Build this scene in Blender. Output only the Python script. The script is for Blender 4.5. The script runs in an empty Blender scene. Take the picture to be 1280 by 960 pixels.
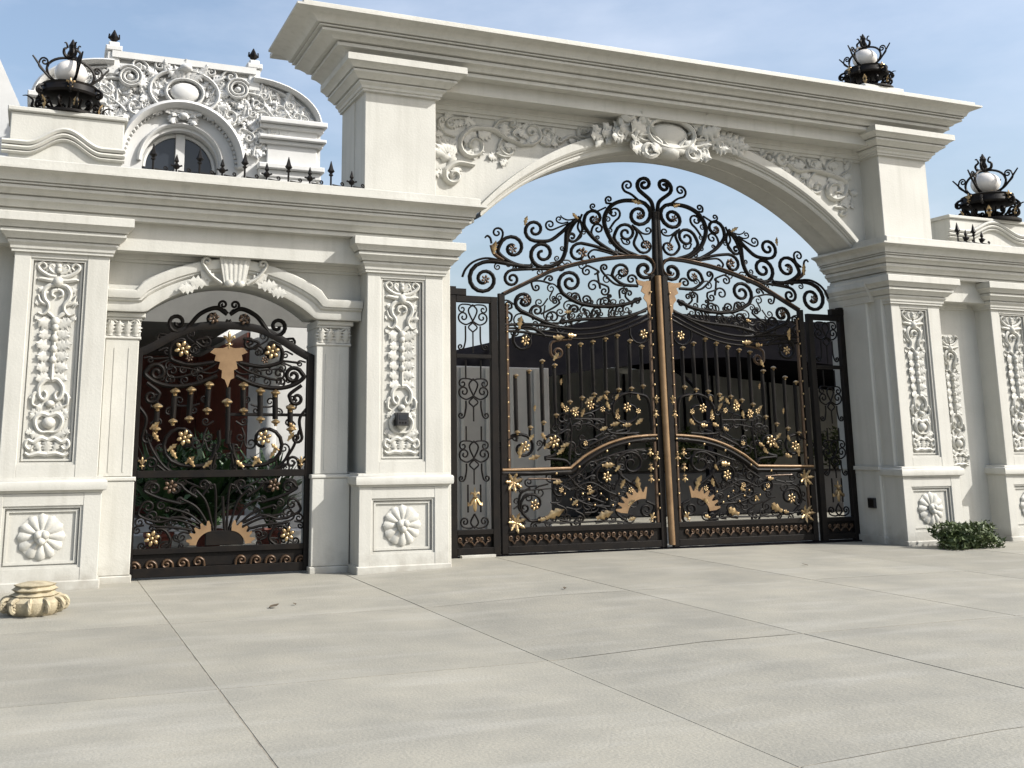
import bpy, math, random
from math import sin, cos, pi, radians, hypot, atan2
from mathutils import Vector, Matrix
random.seed(7)
S = bpy.context.scene
COL = S.collection
# ------------------------------------------------------------------ camera
F, CX, CY = 1276.456, 540.9, 308.46            # focal length and principal point for a 1280 x 960 frame
YAW, PIT, ROL = 0.36612, 0.189292, -0.001757
CAMP = Vector((0, -12.935, 1.65))
fw = Vector((sin(YAW)*cos(PIT), cos(YAW)*cos(PIT), sin(PIT)))
_r = Vector((cos(YAW), -sin(YAW), 0)); _u = _r.cross(fw)
RV = cos(ROL)*_r + sin(ROL)*_u; UV = -sin(ROL)*_r + cos(ROL)*_u
cd = bpy.data.cameras.new('camera'); cam = bpy.data.objects.new('camera', cd); COL.objects.link(cam)
cd.sensor_width = 36; cd.lens = F/1280*36; cd.clip_end = 3000
cd.shift_x = (640-CX)/1280; cd.shift_y = (CY-480)/1280
cam.matrix_world = Matrix(((RV.x, UV.x, -fw.x, CAMP.x), (RV.y, UV.y, -fw.y, CAMP.y), (RV.z, UV.z, -fw.z, CAMP.z), (0, 0, 0, 1)))
S.camera = cam
# ------------------------------------------------------------------ world, sun, exposure
SUN_EL, SUN_AZ = radians(37.5), radians(54)       # azimuth measured from the wall's outward normal towards the right
w = bpy.data.worlds.new('World'); S.world = w; w.use_nodes = True
nt = w.node_tree; bg = nt.nodes['Background']
sky = nt.nodes.new('ShaderNodeTexSky'); sky.sky_type = 'NISHITA'; sky.sun_disc = False
sky.sun_elevation = SUN_EL; sky.air_density = 1.3; sky.dust_density = 4.5; sky.ozone_density = 2.5
sd = Vector((sin(SUN_AZ)*cos(SUN_EL), -cos(SUN_AZ)*cos(SUN_EL), sin(SUN_EL)))     # towards the sun
sky.sun_rotation = atan2(sd.x, sd.y)
tcw = nt.nodes.new('ShaderNodeTexCoord'); mpw = nt.nodes.new('ShaderNodeMapping'); mpw.inputs['Scale'].default_value = (1.6, 1.6, 4.5)
cn = nt.nodes.new('ShaderNodeTexNoise'); cn.inputs['Scale'].default_value = 1.7; cn.inputs['Detail'].default_value = 7; cn.inputs['Roughness'].default_value = .58
cr = nt.nodes.new('ShaderNodeValToRGB'); cr.color_ramp.elements[0].position = .38; cr.color_ramp.elements[1].position = .75
cr.color_ramp.elements[0].color = (.10, .10, .10, 1); cr.color_ramp.elements[1].color = (.62, .62, .62, 1)
cm = nt.nodes.new('ShaderNodeMixRGB'); cm.inputs['Color2'].default_value = (4.1, 4.5, 5.3, 1)
nt.links.new(tcw.outputs['Generated'], mpw.inputs['Vector']); nt.links.new(mpw.outputs[0], cn.inputs['Vector']); nt.links.new(cn.outputs['Fac'], cr.inputs['Fac'])
nt.links.new(cr.outputs['Color'], cm.inputs['Fac']); nt.links.new(sky.outputs[0], cm.inputs['Color1']); nt.links.new(cm.outputs[0], bg.inputs[0]); bg.inputs[1].default_value = 0.15
sl = bpy.data.lights.new('sun', 'SUN'); sl.energy = 4.7; sl.angle = radians(0.5); sl.color = (1, 0.972, 0.925)
so = bpy.data.objects.new('sun', sl); COL.objects.link(so)
so.rotation_euler = sd.to_track_quat('Z', 'Y').to_euler()
so.location = (12, -20, 25)
S.view_settings.view_transform = 'Standard'; S.view_settings.look = 'None'; S.view_settings.exposure = 0.5; S.view_settings.gamma = 1
S.render.engine = 'CYCLES'

# ------------------------------------------------------------------ helpers
def trace(px, py, y):
    """a point of the photograph laid on the vertical plane at depth y -> (x, z)"""
    d = fw*F + RV*(px-CX) - UV*(py-CY)
    t = (y-CAMP.y)/d.y
    return (CAMP.x+d.x*t, CAMP.z+d.z*t)
def node(m, t, **k):
    n = m.node_tree.nodes.new(t)
    for a, b in k.items(): setattr(n, a, b)
    return n
def mat(name, c1, c2=None, *a_, dirt=None, **k_):
    m = mat0(name, c1, c2, *a_, **k_)
    if dirt:
        N = m.node_tree; b = N.nodes['Principled BSDF']; geo = N.nodes['Geometry']
        sx = node(m, 'ShaderNodeSeparateXYZ'); N.links.new(geo.outputs['Position'], sx.inputs[0])
        n = node(m, 'ShaderNodeTexNoise'); n.inputs['Scale'].default_value = 5; n.inputs['Detail'].default_value = 8; N.links.new(geo.outputs['Position'], n.inputs['Vector'])
        ad = node(m, 'ShaderNodeMath', operation='MULTIPLY_ADD'); ad.inputs[1].default_value = -.9; N.links.new(n.outputs['Fac'], ad.inputs[0]); N.links.new(sx.outputs['Z'], ad.inputs[2])
        mr = node(m, 'ShaderNodeMapRange'); mr.inputs['From Min'].default_value = -.55; mr.inputs['From Max'].default_value = -.18; mr.inputs['To Min'].default_value = .75; mr.inputs['To Max'].default_value = 0; N.links.new(ad.outputs[0], mr.inputs['Value'])
        mx = node(m, 'ShaderNodeMixRGB'); mx.inputs['Color2'].default_value = (*dirt, 1); N.links.new(mr.outputs[0], mx.inputs['Fac'])
        N.links.new(b.inputs['Base Color'].links[0].from_socket, mx.inputs['Color1']); N.links.new(mx.outputs[0], b.inputs['Base Color'])
    return m
def mat0(name, c1, c2=None, scale=3, rough=.6, metal=0, bump=0, bscale=40, streak=None, sscale=(9, 9, .55), coords='Object', detail=6, spec=.5, tint=0, grain=0):
    m = bpy.data.materials.new(name); m.use_nodes = True
    N = m.node_tree; b = N.nodes['Principled BSDF']
    b.inputs['Roughness'].default_value = rough; b.inputs['Metallic'].default_value = metal
    b.inputs['Specular IOR Level'].default_value = spec
    b.inputs['Base Color'].default_value = (*c1, 1)
    geo = node(m, 'ShaderNodeNewGeometry')
    if c2:
        n = node(m, 'ShaderNodeTexNoise'); n.inputs['Scale'].default_value = scale; n.inputs['Detail'].default_value = detail
        n.inputs['Roughness'].default_value = .62
        N.links.new(geo.outputs['Position'], n.inputs['Vector'])
        r = node(m, 'ShaderNodeValToRGB'); r.color_ramp.elements[0].position = .36; r.color_ramp.elements[1].position = .66
        r.color_ramp.elements[0].color = (*c2, 1); r.color_ramp.elements[1].color = (*c1, 1)
        N.links.new(n.outputs['Fac'], r.inputs['Fac'])
        out = r.outputs['Color']
        if streak:
            mp = node(m, 'ShaderNodeMapping'); mp.inputs['Scale'].default_value = sscale
            N.links.new(geo.outputs['Position'], mp.inputs['Vector'])
            n2 = node(m, 'ShaderNodeTexNoise'); n2.inputs['Scale'].default_value = 1.0; n2.inputs['Detail'].default_value = 5
            N.links.new(mp.outputs[0], n2.inputs['Vector'])
            r2 = node(m, 'ShaderNodeValToRGB'); r2.color_ramp.elements[0].position = .5; r2.color_ramp.elements[1].position = .78
            r2.color_ramp.elements[0].color = (0, 0, 0, 1); r2.color_ramp.elements[1].color = (.7, .7, .7, 1)
            N.links.new(n2.outputs['Fac'], r2.inputs['Fac'])
            mx = node(m, 'ShaderNodeMixRGB'); mx.inputs['Color2'].default_value = (*streak, 1)
            N.links.new(r2.outputs['Color'], mx.inputs['Fac']); N.links.new(out, mx.inputs['Color1']); out = mx.outputs['Color']
        N.links.new(out, b.inputs['Base Color'])
    if grain:
        gn = node(m, 'ShaderNodeTexNoise'); gn.inputs['Scale'].default_value = 70; gn.inputs['Detail'].default_value = 4; gn.inputs['Roughness'].default_value = .75
        N.links.new(geo.outputs['Position'], gn.inputs['Vector']); hg = node(m, 'ShaderNodeHueSaturation'); mg = node(m, 'ShaderNodeMapRange')
        mg.inputs['From Min'].default_value = .3; mg.inputs['From Max'].default_value = .7; mg.inputs['To Min'].default_value = 1-grain; mg.inputs['To Max'].default_value = 1+grain
        N.links.new(gn.outputs['Fac'], mg.inputs['Value']); N.links.new(mg.outputs[0], hg.inputs['Value'])
        N.links.new(b.inputs['Base Color'].links[0].from_socket, hg.inputs['Color']); N.links.new(hg.outputs[0], b.inputs['Base Color'])
    if tint:
        oi = node(m, 'ShaderNodeObjectInfo'); hv = node(m, 'ShaderNodeHueSaturation'); mr = node(m, 'ShaderNodeMapRange')
        mr.inputs['To Min'].default_value = 1-tint; mr.inputs['To Max'].default_value = 1+tint; N.links.new(oi.outputs['Random'], mr.inputs['Value']); N.links.new(mr.outputs[0], hv.inputs['Value'])
        N.links.new(b.inputs['Base Color'].links[0].from_socket, hv.inputs['Color']); N.links.new(hv.outputs[0], b.inputs['Base Color'])
    if bump:
        n3 = node(m, 'ShaderNodeTexNoise'); n3.inputs['Scale'].default_value = bscale; n3.inputs['Detail'].default_value = 5
        N.links.new(geo.outputs['Position'], n3.inputs['Vector'])
        bp = node(m, 'ShaderNodeBump'); bp.inputs['Strength'].default_value = bump; bp.inputs['Distance'].default_value = .02
        N.links.new(n3.outputs['Fac'], bp.inputs['Height']); N.links.new(bp.outputs[0], b.inputs['Normal'])
    return m
STONE = mat('cream_stone', (.452, .446, .407), (.407, .401, .364), 1.3, .62, bump=.13, bscale=34, grain=.045, streak=(.35, .342, .305), dirt=(.25, .235, .20))
CARVE = mat('carved_stone', (.457, .45, .412), (.392, .386, .350), 5, .65, bump=.16, bscale=50, grain=.07)
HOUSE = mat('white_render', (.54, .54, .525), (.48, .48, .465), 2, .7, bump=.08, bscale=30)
IRON = mat('black_wrought_iron', (.0045, .004, .004), (.009, .007, .0055), 6, .5, bump=.05, bscale=80, spec=.14)
BROWN = mat('bronzed_iron', (.085, .05, .027), (.05, .03, .017), 9, .42, metal=.4)
GOLD = mat('gilded_brass', (.44, .325, .17), (.20, .135, .07), 14, .33, metal=.75, bump=.1, bscale=60)
BRASS = mat('flat_brass_plate', (.235, .15, .077), (.165, .10, .048), 5, .45, metal=.3)
OCHRE = mat('ochre_stone', (.40, .35, .24), (.25, .21, .14), 9, .8, bump=.3, bscale=60)
OPAL = mat('opal_glass', (.66, .63, .59), None, rough=.18)
GLASS = mat('dark_window_glass', (.02, .023, .028), None, rough=.06)
LEAF = mat('plant_leaf', (.05, .105, .028), (.025, .06, .018), 5, .5)
LEAF2 = mat('hedge_leaf', (.075, .10, .03), (.04, .065, .018), 7, .55)
STEM = mat('plant_stem', (.10, .075, .045), (.06, .045, .03), 8, .8)
POT = mat('terracotta_pot', (.20, .045, .025), (.14, .035, .02), 6, .6)
SLAB = mat('paving_stone', (.272, .258, .214), (.212, .205, .175), 1.1, .72, bump=.26, bscale=40, detail=14, tint=.085, grain=.15, streak=(.31, .30, .265), sscale=(.7, 3.2, 1))
MORTAR = mat('joint_mortar', (.30, .275, .22), (.15, .135, .11), 4, .9, bump=.2, bscale=60)
SOIL = mat('dark_soil', (.05, .04, .03), (.03, .025, .02), 10, .95)
CANOPY = mat('dark_metal_roof', (.007, .007, .009), (.011, .0105, .012), 3, 1.0, spec=.0)
GREYW = mat('grey_plaster', (.36, .36, .33), (.29, .29, .265), 1.5, .8, bump=.08, bscale=20)
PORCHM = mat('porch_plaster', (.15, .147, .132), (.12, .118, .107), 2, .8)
BEIGEW = mat('beige_plaster', (.45, .435, .40), (.38, .365, .33), 1.5, .8)
PLANTER = mat('slate_grey_stone', (.05, .052, .058), (.038, .04, .045), 2, .55)
DOORM = mat('dark_red_wood', (.17, .045, .028), (.10, .028, .018), 4, .45)
BLACKP = mat('black_plastic', (.015, .015, .017), None, rough=.35)
BARK = STEM

class MB:
    def __init__(s): s.v = []; s.f = []
    def add(s, vs, fs):
        n = len(s.v); s.v += [tuple(p) for p in vs]; s.f += [tuple(i+n for i in f) for f in fs]
    def box(s, x0, x1, y0, y1, z0, z1):
        s.add([(x0,y0,z0),(x1,y0,z0),(x1,y1,z0),(x0,y1,z0),(x0,y0,z1),(x1,y0,z1),(x1,y1,z1),(x0,y1,z1)],
              [(0,3,2,1),(4,5,6,7),(0,1,5,4),(1,2,6,5),(2,3,7,6),(3,0,4,7)])
        return s
    def bbox(s, x0, x1, y0, y1, z0, z1, b=.01):
        """box with chamfered front edges (the side facing -y)"""
        vs = []; 
        for (x, z) in ((x0,z0),(x1,z0),(x1,z1),(x0,z1)): vs.append((x, y1, z))
        for (x, z) in ((x0,z0),(x1,z0),(x1,z1),(x0,z1)): vs.append((x, y0+b, z))
        for (x, z) in ((x0+b,z0+b),(x1-b,z0+b),(x1-b,z1-b),(x0+b,z1-b)): vs.append((x, y0, z))
        fs = [(0,1,2,3)]
        for i in range(4):
            j = (i+1) % 4; fs += [(i+4, j+4, j, i), (i+8, j+8, j+4, i+4)]
        fs.append((11,10,9,8)); s.add(vs, fs); return s
    def prism(s, poly, y0, y1):
        n = len(poly)
        s.add([(x, y0, z) for x, z in poly]+[(x, y1, z) for x, z in poly],
              [tuple(range(n)), tuple(range(2*n-1, n-1, -1))]+[(i, i+n, (i+1) % n+n, (i+1) % n) for i in range(n)])
        return s
    def prism_z(s, poly, z0, z1):
        n = len(poly)
        s.add([(x, y, z0) for x, y in poly]+[(x, y, z1) for x, y in poly],
              [tuple(range(n-1, -1, -1)), tuple(range(n, 2*n))]+[(i, (i+1) % n, (i+1) % n+n, i+n) for i in range(n)])
        return s
    def ptube(s, pts, r, y, rd=None, n=6, taper=0, bow=0):
        """round bar along a curve (x, z) lying in the plane at depth y; bow lifts its middle forward"""
        m = len(pts); vs = []
        for i, (x, z) in enumerate(pts):
            a = pts[max(i-1, 0)]; b = pts[min(i+1, m-1)]
            tx, tz = b[0]-a[0], b[1]-a[1]; l = hypot(tx, tz) or 1; nx, nz = -tz/l, tx/l
            t = i/(m-1); rr = r if not isinstance(r, (list, tuple)) else r[i]
            if taper: rr *= 1-taper*max(0, t-.5)*2
            d = (rd if rd else rr); yy = y-bow*sin(pi*t)
            for k in range(n):
                an = 2*pi*k/n+pi/n
                vs.append((x+nx*rr*cos(an), yy+d*sin(an), z+nz*rr*cos(an)))
        fs = [(i*n+k, i*n+(k+1) % n, (i+1)*n+(k+1) % n, (i+1)*n+k) for i in range(m-1) for k in range(n)]
        fs += [tuple(range(n-1, -1, -1)), tuple((m-1)*n+k for k in range(n))]
        s.add(vs, fs); return s
    def tube(s, pts, r, n=6):
        m = len(pts); vs = []; P = [Vector(p) for p in pts]
        for i, p in enumerate(P):
            t = (P[min(i+1, m-1)]-P[max(i-1, 0)]).normalized()
            a = t.cross(Vector((.31, .27, .91))).normalized(); b = t.cross(a)
            rr = r[i] if isinstance(r, (list, tuple)) else r
            for k in range(n):
                an = 2*pi*k/n; vs.append(p+a*rr*cos(an)+b*rr*sin(an))
        fs = [(i*n+k, i*n+(k+1) % n, (i+1)*n+(k+1) % n, (i+1)*n+k) for i in range(m-1) for k in range(n)]
        fs += [tuple(range(n-1, -1, -1)), tuple((m-1)*n+k for k in range(n))]
        s.add(vs, fs); return s
    def lathe(s, prof, c=(0, 0, 0), n=16, wob=0, sy=1):
        vs = []; m = len(prof)
        for r, z in prof:
            for k in range(n):
                a = 2*pi*k/n; q = r*(1+wob*cos(a*8)); vs.append((c[0]+q*cos(a), c[1]+q*sin(a)*sy, c[2]+z))
        fs = [(i*n+k, i*n+(k+1) % n, (i+1)*n+(k+1) % n, (i+1)*n+k) for i in range(m-1) for k in range(n)]
        fs += [tuple(range(n-1, -1, -1)), tuple((m-1)*n+k for k in range(n))]
        s.add(vs, fs); return s
    def ell(s, c, rx, ry, rz, n=8, m=5):
        vs = [(c[0], c[1], c[2]-rz)]
        for i in range(1, m):
            a = -pi/2+pi*i/m
            for k in range(n): vs.append((c[0]+rx*cos(a)*cos(2*pi*k/n), c[1]+ry*cos(a)*sin(2*pi*k/n), c[2]+rz*sin(a)))
        vs.append((c[0], c[1], c[2]+rz)); T = len(vs)-1
        fs = [(0, 1+(k+1) % n, 1+k) for k in range(n)]
        fs += [(1+i*n+k, 1+i*n+(k+1) % n, 1+(i+1)*n+(k+1) % n, 1+(i+1)*n+k) for i in range(m-2) for k in range(n)]
        fs += [(1+(m-2)*n+k, 1+(m-2)*n+(k+1) % n, T) for k in range(n)]
        s.add(vs, fs); return s
    def sweep(s, prof, plan, sc=None, z=0, caps=True):
        """moulding: prof = [(projection, height)], plan = [(x, y)] with the outside on the right of travel"""
        k = len(plan)-1; sc = sc or [1]*k
        seg = []
        for i in range(k):
            dx, dy = plan[i+1][0]-plan[i][0], plan[i+1][1]-plan[i][1]; l = hypot(dx, dy)
            seg.append((dx/l, dy/l, dy/l, -dx/l))
        rows = []
        for p, h in prof:
            row = []
            for i in range(k+1):
                if i == 0: d = seg[0]; q = (plan[0][0]+d[2]*p*sc[0], plan[0][1]+d[3]*p*sc[0])
                elif i == k: d = seg[-1]; q = (plan[-1][0]+d[2]*p*sc[-1], plan[-1][1]+d[3]*p*sc[-1])
                else:
                    a, b = seg[i-1], seg[i]
                    p1 = (plan[i][0]+a[2]*p*sc[i-1], plan[i][1]+a[3]*p*sc[i-1]); p2 = (plan[i][0]+b[2]*p*sc[i], plan[i][1]+b[3]*p*sc[i])
                    cr = a[0]*b[1]-a[1]*b[0]
                    t = ((p2[0]-p1[0])*b[1]-(p2[1]-p1[1])*b[0])/cr
                    q = (p1[0]+a[0]*t, p1[1]+a[1]*t)
                row.append((q[0], q[1], z+h))
            rows.append(row)
        n = k+1; vs = [p for r in rows for p in r]
        fs = [(i*n+j, i*n+j+1, (i+1)*n+j+1, (i+1)*n+j) for i in range(len(prof)-1) for j in range(k)]
        if caps:
            fs += [tuple(i*n for i in range(len(prof)))[::-1], tuple(i*n+k for i in range(len(prof)))]
        s.add(vs, fs); return s
    def mesh(s, name, m, smooth=35):
        me = bpy.data.meshes.new(name); me.from_pydata(s.v, [], s.f); me.materials.append(m); me.update()
        if smooth:
            me.polygons.foreach_set('use_smooth', [True]*len(me.polygons)); me.set_sharp_from_angle(angle=radians(smooth))
        return me
    def build(s, name, m, parent=None, smooth=35, kind=None, label=None):
        return put(s.mesh(name, m, smooth), name, parent, kind=kind, label=label)
def put(me, name, parent=None, M=None, kind=None, label=None):
    o = bpy.data.objects.new(name, me); COL.objects.link(o)
    if parent:
        o.parent = parent
        if parent.type == 'EMPTY': o.matrix_parent_inverse = Matrix.Translation(-Vector(parent.location))
    if M is not None: o.matrix_basis = M
    if kind: o['kind'] = kind
    if label: o['label'] = label
    return o
def thing(name, label, cat, loc=(0, 0, 0), group=None):
    o = bpy.data.objects.new(name, None); COL.objects.link(o); o.location = loc; o.empty_display_size = .2
    o['label'] = label; o['category'] = cat
    if group: o['group'] = group
    return o
def tag(o, label, cat, group=None):
    o['label'] = label; o['category'] = cat
    if group: o['group'] = group
    return o

# ---- curves
def catmull(P, k=6):
    if len(P) < 3:
        a, b = P[0], P[-1]; return [(a[0]+(b[0]-a[0])*i/k, a[1]+(b[1]-a[1])*i/k) for i in range(k+1)]
    Q = [(2*P[0][0]-P[1][0], 2*P[0][1]-P[1][1])]+list(P)+[(2*P[-1][0]-P[-2][0], 2*P[-1][1]-P[-2][1])]; out = []
    for i in range(1, len(Q)-2):
        p0, p1, p2, p3 = Q[i-1:i+3]
        for j in range(k):
            t = j/k
            out.append(tuple(.5*(2*p1[c]+(p2[c]-p0[c])*t+(2*p0[c]-5*p1[c]+4*p2[c]-p3[c])*t*t+(3*p1[c]-p0[c]-3*p2[c]+p3[c])*t**3) for c in (0, 1)))
    out.append(tuple(P[-1])); return out
def spiral_from(q, c, r0, turns, sg, inner=.17, step=.42):
    d = hypot(q[0]-c[0], q[1]-c[1]); r0 = min(r0, .9*d)
    ph = atan2(q[1]-c[1], q[0]-c[0]); al = math.acos(r0/d); best = None
    for s2 in (1, -1):
        th = ph+s2*al; T = (c[0]+r0*cos(th), c[1]+r0*sin(th))
        dot = (T[0]-q[0])*(-sin(th))*sg+(T[1]-q[1])*cos(th)*sg
        if best is None or dot > best[0]: best = (dot, th)
    th0 = best[1]; n = max(8, int(turns*2*pi/step)); out = []
    for i in range(n+1):
        t = i/n; r = r0*(1-(1-inner)*t**.9); th = th0+sg*2*pi*turns*t
        out.append((c[0]+r*cos(th), c[1]+r*sin(th)))
    return out
def scroll(pts, end=None, start=None, k=6):
    """curve through pts (photo units, y down) ending in spirals (cx, cy, r, turns, sign); sign +1 turns clockwise"""
    pts = list(pts); head = []; tail = []
    if end: tail = spiral_from(pts[-1], end[:2], *end[2:])
    if start: head = spiral_from(pts[0], start[:2], *start[2:])[::-1]
    core = ([head[-2], head[-1]] if head else [])+pts+([tail[0], tail[1]] if tail else [])
    cm = catmull(core, k)
    a = k if head else 0; b = len(cm)-k if tail else len(cm)
    return head[:-1]+cm[a:b]+tail[1:]
def zm(x0, y0, s):                                # coordinates read in an enlarged view of the photograph
    return lambda *P: [(x0+P[i]/s, y0+P[i+1]/s) for i in range(0, len(P), 2)]

# ------------------------------------------------------------------ shared small meshes
def leaf_mesh(name, m, lobes=4, nu=9, curl=.25, depth=.16, wid=.42):
    """acanthus leaf: length 1 along +z, face towards -y"""
    b = MB(); vs = []; W = 5
    for i in range(nu):
        u = i/(nu-1); half = wid*(sin(pi*min(1, u*.92+.08))**.7)*(1+.34*cos(2*pi*lobes*u)) if u < 1 else .03
        for j in range(W):
            v = j/(W-1)*2-1
            yy = -depth*(1-v*v)*sin(pi*u*.9+.2)-curl*u*u*u+(.05*depth*8*abs(v)*(.5-.5*cos(2*pi*lobes*u)) if abs(v) < 1 else 0)
            if j == 2: yy += .045*sin(pi*u)
            vs.append((v*half, yy, u-.18*abs(v)*u*0+.10*abs(v)*(u > .05)))
    fs = [(i*W+j, i*W+j+1, (i+1)*W+j+1, (i+1)*W+j) for i in range(nu-1) for j in range(W-1)]
    b.add(vs, fs); return b.mesh(name, m, 60)
LEAF_A = leaf_mesh('acanthus_leaf', CARVE)
LEAF_B = leaf_mesh('slim_leaf', CARVE, 3, 7, .12, .2, .24)
LEAF_G = leaf_mesh('gilt_leaf', GOLD, 3, 9, .3, .12, .2)
def rosette_mesh(name, m, petals=6):
    b = MB()
    for k in range(petals):
        a = 2*pi*k/petals+.3; c, s_ = cos(a), sin(a)
        n0 = len(b.v); b.ell((.62, -.14, 0), .40, .20, .27, 6, 4)
        for i in range(n0, len(b.v)):
            x, y, z = b.v[i]; b.v[i] = (x*c-z*s_, y-.12*(hypot(x, z)-.4), x*s_+z*c)
    b.ell((0, -.26, 0), .26, .2, .26, 7, 4)
    return b.mesh(name, m, 50)
ROSE_G = rosette_mesh('gilt_rosette', GOLD); ROSE_D = rosette_mesh('iron_rosette', BROWN)
def cap_mesh():
    b = MB(); b.lathe([(.3, -.9), (.42, -.75), (.32, -.6), (.55, -.35), (1, -.1), (1.0, .12), (.62, .42), (.2, .62), (.05, .7)], n=8); return b.mesh('gilt_collar', GOLD, 40)
COLLAR = cap_mesh()
def stud_mesh():
    b = MB(); b.ell((0, 0, 0), 1, .8, 1, 6, 4); return b.mesh('gilt_stud', GOLD, 80)
STUD = stud_mesh()
def fleur_mesh():
    """small gilded fleur: three leaves over a tied stem, height about 1"""
    b = MB()
    b.ell((0, 0, .62), .13, .10, .38, 6, 5)
    for s_ in (-1, 1):
        b.ptube([(0, .15), (.12*s_, .32), (.27*s_, .55), (.40*s_, .60), (.44*s_, .45)], [.07, .09, .11, .09, .04], 0, n=5)
        b.ptube([(0, .12), (.10*s_, -.02), (.22*s_, -.06), (.28*s_, .05)], [.06, .07, .06, .03], 0, n=5)
    b.ell((0, -.05, .18), .17, .13, .07, 6, 4); b.ptube([(0, .2), (0, -.35)], [.07, .03], 0, n=5)
    return b.mesh('gilt_fleur', GOLD, 60)
FLEUR = fleur_mesh()
def placeM(x, y, z, s, ang=0, sx=1, sy=1):
    return Matrix.Translation((x, y, z)) @ Matrix.Rotation(ang, 4, 'Y') @ Matrix.Diagonal((s*sx, s*sy, s, 1))

# ================================================================== GROUND
def gh(x):                                        # the drive stands a little above the footway
    if x < 3.84: return 0
    if x < 5.2: return .045*(x-3.84)/1.36
    if x < 9: return .045
    if x < 13: return .045-.02*(x-9)/4
    return .025
gm = MB()
R_ = 900
gm.add([(-R_, -R_, -.06), (R_, -R_, -.06), (R_, R_, -.06), (-R_, R_, -.06)], [(0, 1, 2, 3)])
ground = gm.build('ground', MORTAR, smooth=0, kind='structure')
xs = [-1000, -6.2, -3.7, -1.2, 1.28, 3.8, 6.22, 8.7, 11.15, 13.6, 16.1, 18.6, 21]
fore = MB()
fx = [-6.2, 3.84, 5.2, 9, 13, 21]
for i in range(5):
    a, b_ = fx[i], fx[i+1]
    fore.add([(a, -12.6, gh(a)-.0035), (b_, -12.6, gh(b_)-.0035), (b_, .95, gh(b_)-.0035), (a, .95, gh(a)-.0035)], [(0, 1, 2, 3)])
forecourt = fore.build('forecourt', MORTAR, smooth=0, kind='structure')
ys = [.9, -2.75, -5.5, -8.3, -11.1]
for i in range(1, len(xs)-1):
    for j in range(len(ys)-1):
        g = .006; x0, x1, y1, y0 = xs[i]+g, xs[i+1]-g, ys[j]-g, ys[j+1]+g
        x0 += random.uniform(-.006, .006); y0 += random.uniform(-.006, .006)
        cut = [x0]+[c for c in (3.84, 5.2, 9, 13) if x0 < c < x1]+[x1]; q = MB(); dz = random.uniform(-.001, .001)
        n = len(cut); top = [(c, y, gh(c)+dz) for y in (y0, y1) for c in cut]; bot = [(x, y, z-.05) for x, y, z in top]
        inn = []
        fs = [(k, k+1, n+k+1, n+k) for k in range(n-1)]+[(2*n+k+1, 2*n+k, k, k+1)[::-1] for k in range(0)]
        q.add(top, fs)
        q.add([top[0], top[n-1], bot[0], bot[n-1]], [(2, 3, 1, 0)]); q.add([top[0], top[n], bot[0], bot[n]], [(0, 1, 3, 2)])
        q.add([top[n-1], top[2*n-1], bot[n-1], bot[2*n-1]], [(2, 3, 1, 0)]); q.add([top[n], top[2*n-1], bot[n], bot[2*n-1]], [(0, 1, 3, 2)])
        q.build('paving_slab', SLAB, forecourt, smooth=0)
court = MB(); court.add([(-8, .96, -.02), (22, .96, -.02), (22, 30, -.02), (-8, 30, -.02)], [(0, 1, 2, 3)])
court.build('courtyard_floor', SLAB, smooth=0, kind='structure')

# ================================================================== CORNICE PROFILES  (projection, height) from bottom to top
CORN = [(-.30, 0), (.10, 0), (.10, .05), (.08, .052), (.08, .064), (.135, .066), (.145, .09), (.175, .125), (.205, .14), (.205, .185), (.18, .187), (.18, .201), (.235, .203), (.25, .228), (.285, .255), (.315, .262),
        (.315, .295), (.29, .297), (.29, .310), (.335, .312), (.335, .328), (.315, .330), (.315, .341), (.355, .343), (.358, .36), (.375, .40), (.41, .432), (.455, .45), (.49, .462), (.49, .49), (-.30, .49)]
def cornice(mb, plan, z, h=.49, p=.465, sc=None): return mb.sweep([(a/.49*p, b/.49*h) for a, b in CORN], plan, sc, z)
CAPP = [(-.2, 0), (.035, 0), (.035, .03), (.05, .035), (.055, .07), (.085, .10), (.085, .122), (.068, .124), (.068, .134), (.105, .136), (.12, .16), (.155, .19), (.17, .20), (.17, .230), (.15, .232), (.15, .244), (.185, .246), (.2, .275),
        (.235, .305), (.25, .312), (.25, .40), (.24, .41), (-.2, .415)]
def capblock(mb, x0, x1, y0, y1, z, h=.45, p=.25):
    return mb.sweep([(a/.25*p, b/.415*h) for a, b in CAPP], [(x0, y1), (x0, y0), (x1, y0), (x1, y1)], None, z)
BASEP = [(-.1, 0), (.0, 0), (.012, .02), (.05, .035), (.055, .06), (.055, .125), (.045, .14), (.02, .15), (.015, .175), (-.1, .18)]

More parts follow.
